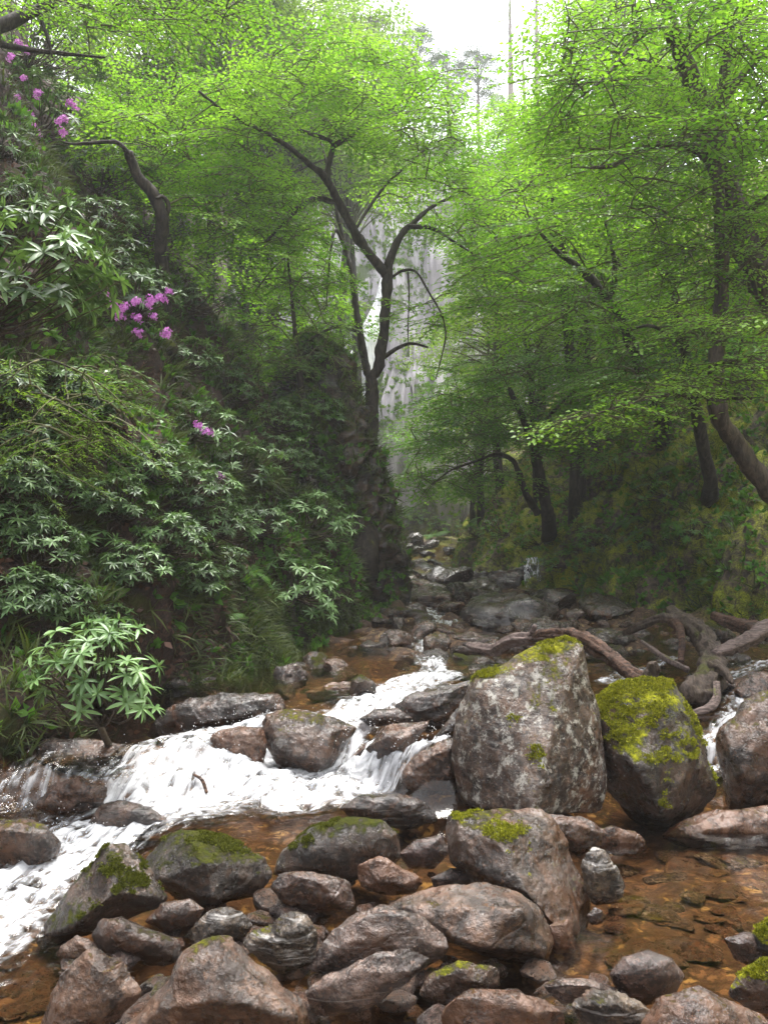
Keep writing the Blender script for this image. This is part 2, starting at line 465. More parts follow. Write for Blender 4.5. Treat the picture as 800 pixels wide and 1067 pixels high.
def water_mat():
    m, nt = material("stream_water")
    v = nd(nt, "TexCoord").outputs["Object"]
    foam = nd(nt, "Attribute", attribute_name="foam").outputs["Fac"]
    fu = nd(nt, "Attribute", attribute_name="flow_along").outputs["Fac"]
    fv = nd(nt, "Attribute", attribute_name="flow_across").outputs["Fac"]
    fl = nd(nt, "CombineXYZ", {0: math_(nt, "MULTIPLY", fu, 1.5), 1: math_(nt, "MULTIPLY", fv, 15.0), 2: 0.0}).outputs[0]
    ns = noise_(nt, fl, 1.0, 7, 0.64, 0.6)
    nf = noise_(nt, v, 48, 5, 0.7, 0.6)
    nl = noise_(nt, v, 5, 5, 0.6, 0.8)
    t = math_(nt, "ADD", math_(nt, "MULTIPLY", ns, 0.68), math_(nt, "ADD", math_(nt, "MULTIPLY", nf, 0.07), math_(nt, "MULTIPLY", nl, 0.25)))
    # t ~ 0.5 +- 0.2; foam shifts the threshold
    th = math_(nt, "ADD", math_(nt, "MULTIPLY", t, 1.25), math_(nt, "MULTIPLY", foam, 0.52))
    ff = step_(nt, th, 0.84, 1.32)
    ff = math_(nt, "MULTIPLY", ff, step_(nt, foam, 0.02, 0.2))
    rip = noise_(nt, nd(nt, "Mapping", {"Vector": v, "Scale": (1, 1.8, 1)}).outputs[0], 7.0, 4, 0.55, 0.3)
    h = math_(nt, "ADD", math_(nt, "MULTIPLY", rip, 0.35), math_(nt, "MULTIPLY", math_(nt, "MULTIPLY", t, foam), 3.0))
    b = nd(nt, "Bump", {"Strength": 0.5, "Distance": 0.02, "Height": h})
    fr = nd(nt, "Fresnel", {"IOR": 1.33, "Normal": b.outputs[0]})
    clear = nd(nt, "MixShader", {0: fr.outputs[0], 1: nd(nt, "BsdfTransparent", {"Color": (0.82, 0.68, 0.50)}), 2: nd(nt, "BsdfGlossy", {"Color": (1, 1, 1), "Roughness": 0.04, "Normal": b.outputs[0]})})
    b2 = nd(nt, "Bump", {"Strength": 0.6, "Distance": 0.022, "Height": math_(nt, "ADD", math_(nt, "MULTIPLY", nf, .3), math_(nt, "MULTIPLY", ns, 1.6))})
    white = nd(nt, "BsdfPrincipled", {"Base Color": mixc(nt, step_(nt, t, .3, .7), (0.44, 0.45, 0.47), (0.72, 0.72, 0.73)), "Roughness": 0.4, "Normal": b2.outputs[0], "Subsurface Weight": 0.0})
    out_(nt, nd(nt, "MixShader", {0: ff, 1: clear, 2: white}))
    return m


def fall_mat(name, lo=0.36, hi=0.6, dens=(9.0, 0.8)):
    m, nt = material(name)
    v = nd(nt, "TexCoord").outputs["Object"]
    mp = nd(nt, "Mapping", {"Vector": v, "Scale": (dens[0], dens[0], dens[1])}).outputs[0]
    n = noise_(nt, mp, 1.0, 6, 0.6, 0.5)
    f = step_(nt, n, lo, hi)
    white = nd(nt, "BsdfPrincipled", {"Base Color": (0.85, 0.85, 0.87), "Roughness": 0.5, "Normal": nd(nt, "Bump", {"Strength": 0.6, "Distance": 0.05, "Height": n}).outputs[0]})
    out_(nt, nd(nt, "MixShader", {0: f, 1: nd(nt, "BsdfTransparent", {"Color": (0.95, 0.95, 0.97)}), 2: white}))
    return m


M["terrain"] = terrain_mat()
M["water"] = water_mat()
M["fall"] = fall_mat("waterfall_water", 0.36, 0.60, (1.9, 0.2))
M["trickle"] = fall_mat("trickle_water", 0.47, 0.70, (13.0, 1.2))
# ---------------------------------------------------------------- the ground
def polydist(X, Y, pts):
    """Signed distance (positive to the left of the walking direction) and nearest distance along a polyline."""
    best = np.full(X.shape, 1e9); sgn = np.ones(X.shape); along = np.zeros(X.shape)
    acc = 0.0
    for (x0, y0), (x1, y1) in zip(pts[:-1], pts[1:]):
        dx, dy = x1 - x0, y1 - y0
        L = math.hypot(dx, dy)
        t = np.clip(((X - x0) * dx + (Y - y0) * dy) / (L * L), 0, 1)
        d = np.hypot(X - x0 - t * dx, Y - y0 - t * dy)
        s = np.sign(dx * (Y - y0) - dy * (X - x0))
        k = d < best - 1e-9
        best = np.where(k, d, best); sgn = np.where(k, s, sgn); along = np.where(k, acc + t * L, along)
        acc += L
    return best * np.where(sgn == 0, 1, sgn), along


BANK_L = [(-5.0, -40), (-5.2, -6), (-6.2, 3.0), (-6.6, 4.9), (-4.5, 5.45), (-2.75, 5.9), (-1.95, 7.3), (-1.25, 9.3), (-0.55, 12.6), (-0.1, 14.8), (0.1, 16.6), (-0.2, 18.6), (-1.6, 22), (-3.0, 28), (-3.6, 36), (-3.6, 60), (-3.6, 120)]
BANK_R = [(5.6, -40), (5.8, -6), (7.2, 1), (8.2, 4.5), (7.6, 7.8), (6.1, 11.0), (5.6, 12.8), (4.9, 15.5), (4.1, 19), (3.3, 24), (2.9, 30), (3.6, 37), (5.5, 60), (6, 120)]

WPTS = [(430, 612, .78), (440, 640, .64), (400, 650, .60), (470, 690, .50), (420, 720, .45), (450, 700, .48), (370, 725, .45), (330, 745, .43), (300, 742, .43), (250, 760, .38), (150, 775, .32), (290, 715, .46), (200, 768, .36),
        (330, 805, .09), (280, 800, .09), (230, 830, .07), (180, 835, .06), (100, 850, .03), (0, 780, .30), (60, 790, .28), (40, 850, .03), (0, 870, .0), (0, 960, -.05), (60, 900, -.02), (300, 850, .05), (400, 830, .07), (430, 812, .10),
        (440, 772, .41), (410, 765, .42), (460, 765, .42), (120, 800, .20), (200, 800, .2),
        (650, 900, 0), (740, 880, 0), (650, 960, 0), (800, 850, 0), (560, 1000, -.02), (800, 930, 0), (700, 850, .0), (780, 840, .0), (660, 865, 0),
        (760, 745, .40), (735, 800, .05), (750, 770, .22), (700, 715, .42), (780, 705, .46), (640, 700, .46), (800, 700, .48), (550, 680, .5), (900, 760, .4),
        (300, 1000, -.02), (100, 1000, -.05), (300, 1067, -.01), (100, 1067, -.06), (500, 950, 0.0), (450, 870, .03), (600, 1067, 0), (380, 860, .05), (520, 870, .03)]
_wp = np.array([atz(*p) for p in WPTS])
_wp = np.vstack([_wp, [[0.4, 26, 0.95], [0, 32, 1.3], [0, 46, 2.6], [3, 22, .85], [-5, 3, -.1], [5, 3, 0], [0, 0, -.1], [-4, 0, -.15], [4, 0, 0], [3.5, 14, .65], [2, 12, .58], [5, 10, .55], [0.5, 12, .58], [3.5, 9.5, .5], [0, -9, -.2], [7, 8, .5]]])


def water_z(X, Y):
    d2 = (X[..., None] - _wp[:, 0]) ** 2 + (Y[..., None] - _wp[:, 1]) ** 2 * np.where(True, 1, 1)
    w = 1.0 / (d2 + 0.012) ** 2.2
    return (w * _wp[:, 2]).sum(-1) / w.sum(-1)


def soft(h, cap):
    return cap * np.tanh(h / cap)


def heights(X, Y):
    P3 = np.stack([X * .5, Y * .5, 0 * X], -1).reshape(-1, 3)
    wob = (fbm(P3, 4) * .35).reshape(X.shape) * np.clip((Y - 4) / 8, .25, 1)
    dl, _ = polydist(X, Y, BANK_L)
    dr, _ = polydist(X, Y, BANK_R)
    dl, dr = dl + wob, -dr + wob
    db = Y - 48 + 3 * fbm(np.stack([X * .12, 0 * X, 0 * X], -1).reshape(-1, 3), 3).reshape(X.shape) + .04 * (X - 0) ** 2 * 0
    z = water_z(X, Y)
    rough = np.clip((Y - 8.0) / 2.5, 0, 1)
    nb = fbm(np.stack([X * 1.7, Y * 1.7, 0 * X + 5], -1).reshape(-1, 3), 4).reshape(X.shape)
    z = z - 0.15 - 0.04 * nb + rough * (0.13 + 0.22 * nb)
    z = z + np.clip((X - 2.6) / 1.0, 0, 1) * np.clip((Y - 5.0) / .7, 0, 1) * np.clip((9 - Y) / 1.5, 0, 1) * .25 * np.clip((X - 2.9) / .4, 0, 1)
    hl = np.where(dl > 0, soft(0.55 * (1 - np.exp(-np.maximum(dl, 0) / .3)) + 1.6 * np.maximum(dl, 0), 30), 0)
    hr = np.where(dr > 0, soft(0.45 * (1 - np.exp(-np.maximum(dr, 0) / .3)) + 1.45 * np.maximum(dr, 0), 30), 0)
    hb = np.where(db > 0, soft(5.5 * np.maximum(db, 0), 31), 0)
    h = z + np.maximum(np.maximum(hl, hr), hb)
    return h, np.clip((dl + .45) / .3, 0, 1), np.clip((dr + .45) / .3, 0, 1), np.clip(db / .6, 0, 1)


def grid_faces(nx, ny):
    i = np.arange(ny - 1)[:, None] * nx
    j = np.arange(nx - 1)[None]
    return np.stack([i + j, i + j + 1, i + nx + j + 1, i + nx + j], -1).reshape(-1, 4)


_u = np.linspace(-1, 1, 420)
gx = 1.8 * np.sinh(_u * 4.0)
gx = gx / gx.max() * 60
_y1 = np.geomspace(2.0, 85, 430)
gy = np.concatenate([np.linspace(-22, 1.9, 24), _y1])
GX, GY = np.meshgrid(gx, gy)
GZ, ZL, ZR, ZB = heights(GX, GY)
ZB = ZB * (GX > -12) * (GX < 16)
TV = np.stack([GX, GY, GZ], -1)
du = np.gradient(TV, axis=1); dv = np.gradient(TV, axis=0)
nrm = np.cross(du, dv); nrm /= np.linalg.norm(nrm, axis=-1)[..., None]
P = TV.reshape(-1, 3)
hilly = np.maximum(np.maximum(ZL, ZR), ZB).reshape(-1)
dist = np.clip(P[:, 1], 3, 60)
disp = hilly * (0.45 * fbm(P * .45, 4, .55) + 0.16 * fbm(P * 1.6 + 9, 4, .6)) + hilly * ZB.reshape(-1) * (1.4 * fbm(P * np.array([.22, .22, .09]), 4, .6))
disp += (1 - hilly) * .02 * fbm(P * 5, 3)
TVd = P + nrm.reshape(-1, 3) * disp[:, None]
TF = grid_faces(len(gx), len(gy))
ZRc = np.maximum(ZR, .55 * np.clip((GY - 22) / 5, 0, 1) * (1 - ZL))
ground = mk("ground", TVd, [TF], M["terrain"], attrs={"left": ZL.ravel(), "right": ZRc.ravel(), "back": ZB.ravel()})
tag(ground, kind="structure")
BVH_T = BVHTree.FromPolygons([tuple(v) for v in TVd], [tuple(f) for f in TF])
BVHS = [BVH_T]


def hit(px, py):
    """Where the sight line of a photo pixel meets the ground or cliff: point, normal."""
    d = Vector(ray(px, py)).normalized()
    best = None
    for b in BVHS:
        loc, n, idx, ds = b.ray_cast(Vector(CAM), d)
        if loc is not None and (best is None or ds < best[2]):
            best = (np.array(loc), np.array(n), ds)
    if best is None: return at(px, py, 40), np.array([0, -1, 0.])
    n = best[1]
    if n[2] < 0 : n = -n
    return best[0], n


def drop(x, y, z0=60):
    best = None
    for b in BVHS:
        loc, n, idx, ds = b.ray_cast(Vector((x, y, z0)), Vector((0, 0, -1)))
        if loc is not None and (best is None or loc[2] > best[2]): best = np.array(loc)
    return best if best is not None else np.array([x, y, 0.0])


# ---------------------------------------------------------------- water
FLOWS = [  # (polyline in photo pixels with the surface height), width m, strength
    ([(455, 703, .48), (420, 716, .45), (385, 733, .45), (345, 750, .44), (320, 760, .42), (318, 800, .09), (280, 818, .07), (210, 838, .05), (140, 855, .03), (80, 885, 0), (20, 925, -.03), (-60, 990, -.06)], [.30, .34, .34, .28, .24, .3, .36, .36, .34, .34, .36, .4], 1.0),
    ([(405, 765, .42), (372, 772, .40), (352, 800, .09), (325, 820, .07)], [.12, .1, .12, .2], 1.0),
    ([(450, 765, .42), (435, 780, .36), (425, 812, .10), (370, 828, .07), (300, 832, .06)], [.14, .12, .14, .2, .3], .9),
    ([(300, 745, .43), (265, 752, .40), (215, 765, .36), (180, 800, .2), (150, 840, .05), (90, 870, .02)], [.22, .28, .40, .44, .42, .32], .95),
    ([(215, 772, .36), (215, 800, .2), (200, 838, .06)], [.35, .4, .4], .9),
    ([(140, 782, .30), (115, 810, .2), (85, 845, .04), (20, 890, .0)], [.22, .25, .25, .3], .62),
    ([(60, 785, .28), (45, 815, .15), (20, 850, .03)], [.25, .3, .3], .42),
    ([(300, 800, .09), (270, 800, .08), (240, 815, .07)], [.2, .3, .3], .85),
    ([(785, 715, .45), (765, 735, .42), (752, 760, .3), (740, 790, .08), (722, 815, .02)], [.2, .14, .13, .14, .12], .9),
    ([(700, 688, .47), (660, 700, .46), (630, 708, .46)], [.14, .16, .12], .75),
    ([(800, 690, .48), (770, 700, .47), (740, 712, .45)], [.2, .2, .14], .7),
    ([(430, 608, .78), (425, 618, .76), (440, 632, .7), (455, 645, .64), (445, 668, .55), (450, 690, .5), (455, 703, .48)], [.5, .6, .5, .4, .25, .2, .2], .8),
    ([(60, 870, 0), (30, 940, -.04), (-20, 1000, -.06)], [.4, .4, .4], .42),
]
wx = np.linspace(-5.2, 6.5, 560)
wy = np.concatenate([np.linspace(2.0, 9.5, 430), np.geomspace(9.53, 40, 130)])
WX, WY = np.meshgrid(wx, wy)
WZ = water_z(WX, WY)
foam = np.zeros(WX.shape); fa = WY * 1.0; fc = WX * 1.0; bestw = np.zeros(WX.shape)
for pts, wid, st in FLOWS:
    w3 = np.array([atz(*p) for p in pts])
    d, al = polydist(WX, WY, [tuple(p[:2]) for p in w3])
    L = np.concatenate([[0], np.cumsum(np.linalg.norm(np.diff(w3[:, :2], axis=0), axis=1))])
    wd = np.interp(al, L, wid)
    k = st * np.clip(1.35 - np.abs(d) / wd, 0, 1) ** .8
    sel = k > bestw
    bestw = np.where(sel, k, bestw); fa = np.where(sel, al, fa); fc = np.where(sel, d, fc)
    foam = np.maximum(foam, k)
gz0 = np.gradient(WZ, axis=0) / np.gradient(WY, axis=0); gz1 = np.gradient(WZ, axis=1) / np.gradient(WX, axis=1)
slope = np.hypot(gz0, gz1)
foam = np.clip(foam + .35 * np.clip(slope - .25, 0, 1) * (WX < .6) * (WX > -3.2) * (WY < 8) * (foam > .03), 0, 1)
pf = np.stack([fa * 2.4, fc * 7.0, 0 * fa], -1).reshape(-1, 3)
turb = fbm(pf, 4, .6).reshape(WX.shape); turb2 = fbm(np.stack([WX * 15, WY * 15, 0 * WX], -1).reshape(-1, 3), 4, .65).reshape(WX.shape)
WZd = WZ + foam * (.042 * turb + .016 * turb2) + .003 * fbm(np.stack([WX * 4, WY * 4, 0 * WX], -1).reshape(-1, 3), 2).reshape(WX.shape)
foam = np.clip(foam * (1 + .55 * turb2 + .25 * turb), 0, 1)
WV = np.stack([WX, WY, WZd], -1).reshape(-1, 3)
water = mk("stream_water", WV, [grid_faces(len(wx), len(wy))], M["water"], attrs={"foam": foam.ravel(), "flow_along": fa.ravel(), "flow_across": fc.ravel()})
tag(water, kind="structure")
# ---------------------------------------------------------------- rocks
def remeshed(pts, voxel):
    bm = bmesh.new()
    for p in pts: bm.verts.new([float(c) for c in p])
    r = bmesh.ops.convex_hull(bm, input=bm.verts)
    bmesh.ops.delete(bm, geom=list({g for g in r["geom_interior"] + r["geom_unused"] if isinstance(g, bmesh.types.BMVert) and g.is_valid}), context="VERTS")
    me = bpy.data.meshes.new("hull"); bm.to_mesh(me); bm.free()
    o = bpy.data.objects.new("hull", me); COL.objects.link(o)
    md = o.modifiers.new("r", "REMESH"); md.mode = "VOXEL"; md.voxel_size = voxel
    dg = bpy.context.evaluated_depsgraph_get(); dg.update()
    ev = o.evaluated_get(dg); e = ev.data
    V = np.zeros(len(e.vertices) * 3); e.vertices.foreach_get("co", V)
    n = len(e.polygons)
    lt = np.zeros(n, np.int32); e.polygons.foreach_get("loop_total", lt)
    li = np.zeros(len(e.loops), np.int32); e.loops.foreach_get("vertex_index", li)
    bpy.data.objects.remove(o); 
    V = V.reshape(-1, 3)
    assert (lt == 4).all()
    return V, li.reshape(-1, 4)


def vnormals(V, Q):
    fn = np.cross(V[Q[:, 2]] - V[Q[:, 0]], V[Q[:, 3]] - V[Q[:, 1]])
    N_ = np.zeros_like(V)
    for k in range(4): np.add.at(N_, Q[:, k], fn)
    return N_ / (np.linalg.norm(N_, axis=1)[:, None] + 1e-12)


def relax(V, Q, it, lam=.6):
    E = np.concatenate([Q[:, [0, 1]], Q[:, [1, 2]], Q[:, [2, 3]], Q[:, [3, 0]]])
    deg = np.bincount(E.ravel(), minlength=len(V))[:, None]
    for _ in range(it):
        S = np.zeros_like(V)
        np.add.at(S, E[:, 0], V[E[:, 1]]); np.add.at(S, E[:, 1], V[E[:, 0]])
        V = V + lam * (S / deg - V)
    return V


def roughen(V, Q, size, amp=1.0, seed=0.0, craggy=1.0, layer=0.0):
    N_ = vnormals(V, Q)
    P = V / size + seed
    d = .055 * fbm(P * 1.8, 3) + .010 * craggy * (1 - 2 * np.abs(fbm(P * 4.5 + 5, 3))) + .010 * fbm(P * 13, 3)
    if craggy > .5:  # chipped planes
        q = fbm(P * 2.6 + 31, 2) * 3.2
        f = q - np.floor(q)
        d += .046 * craggy * (np.floor(q) + np.clip((f - .5) * 5 + .5, 0, 1)) / 3.2
    if layer:
        ax = np.array([.35, .25, .9]); ax /= np.linalg.norm(ax)
        t = (P @ ax) * 13 + 1.5 * fbm(P * 2, 2)
        d += layer * .02 * (np.abs((t % 1) - .5) * 2 - .5)
    return V + N_ * (d * size * amp)[:, None]


def facet(V, size, n, rg, lo=.03, hi=.11):
    """Flat broken faces: everything beyond a few planes is sheared off."""
    C = V.mean(0)
    lo0, hi0 = V.min(0), V.max(0)
    for _ in range(n):
        d = rg.normal(size=3); d /= np.linalg.norm(d)
        h = (V - C) @ d
        lim = h.max() - size * rg.uniform(lo, hi)
        V = V - d * np.maximum(h - lim, 0)[:, None]
    a, b, c, d = lo0, hi0, V.min(0), V.max(0)
    return a + (V - c) * (b - a) / (d - c)


def rock_from_outline(outline, Y=None, zb=0.0, ridge=(), bulge=.34, back=.45, rounded=False, res=46, amp=1.0, seed=0, craggy=1.0, layer=0.0, rlx=None):
    rg = np.random.default_rng(1000 + seed)
    o = np.array(outline, float)
    low = o[o[:, 1].argmax()]
    if Y is None:
        b = atz(low[0], low[1], zb)
        w = (o[:, 0].max() - o[:, 0].min()) / FPX * b[1]
        Y = b[1] + .22 * w
    S = np.array([at(x, y, Y) for x, y in o])
    C = S.mean(0)
    x, z = S[:, 0], S[:, 2]
    area = abs((x * np.roll(z, -1) - z * np.roll(x, -1)).sum()) / 2
    size = math.sqrt(area)
    vd = C - CAM; vd /= np.linalg.norm(vd)
    pts = [S]
    if rounded:
        for t in (.3, .6, .85, .97):
            s = math.sqrt(1 - t * t)
            pts.append(C + (S - C) * s - vd * size * t * bulge * 1.25)
            pts.append(C + (S - C) * s + vd * size * t * back * 1.25)
    else:
        pts.append(C + (S - C) * .80 - vd * size * bulge * .45)
        if ridge:
            pts.append(np.array([at(a, b, Y) - ray(a, b) * d for a, b, d in ridge]))
        else:
            k = rg.integers(0, len(S), 4)
            pts.append(C + (S[k] - C) * rg.uniform(.25, .6, (4, 1)) - vd * size * bulge * rg.uniform(.8, 1.15, (4, 1)))
        pts.append(C + (S - C) * .82 + vd * size * back * .5)
        k = rg.integers(0, len(S), 5)
        pts.append(C + (S[k] - C) * .5 + vd * size * back)
    V, Q = remeshed(np.vstack(pts), size / res)
    V = relax(V, Q, rlx if rlx is not None else (7 if rounded else 1))
    if not rounded: V = relax(facet(V, size, 9, rg, .008, .045) if ridge else facet(V, size, 15, rg, .012, .075), Q, 1)
    V = roughen(V, Q, size, amp * (.45 if rounded else .8), seed * 7.7, 0.0 if rounded else craggy, layer)
    return V, Q, size


def rock(name, label, cat, mat, outline, group=None, **kw):
    rock.n += 1
    moss = kw.pop("moss", None)
    V, Q, size = rock_from_outline(outline, seed=kw.pop("seed", rock.n), **kw)
    b = np.array([V[:, 0].mean(), V[:, 1].mean(), V[:, 2].min()])
    o = mk(name, V, [Q], M[mat], base=b)
    if moss:
        cover, count, mm, blade = moss
        Nv = vnormals(V, Q)
        sc_ = Nv[:, 2] + .6 * fbm(V * 4.2 + rock.n, 5, .7)
        k_ = sc_[Q].mean(1) > cover
        if k_.any(): MOSSY.append((o, V, Q[k_], count, mm, blade, b, np.clip((sc_[Q].mean(1)[k_] - cover) / .35, .02, 1)))
    return tag(o, label, cat, group)


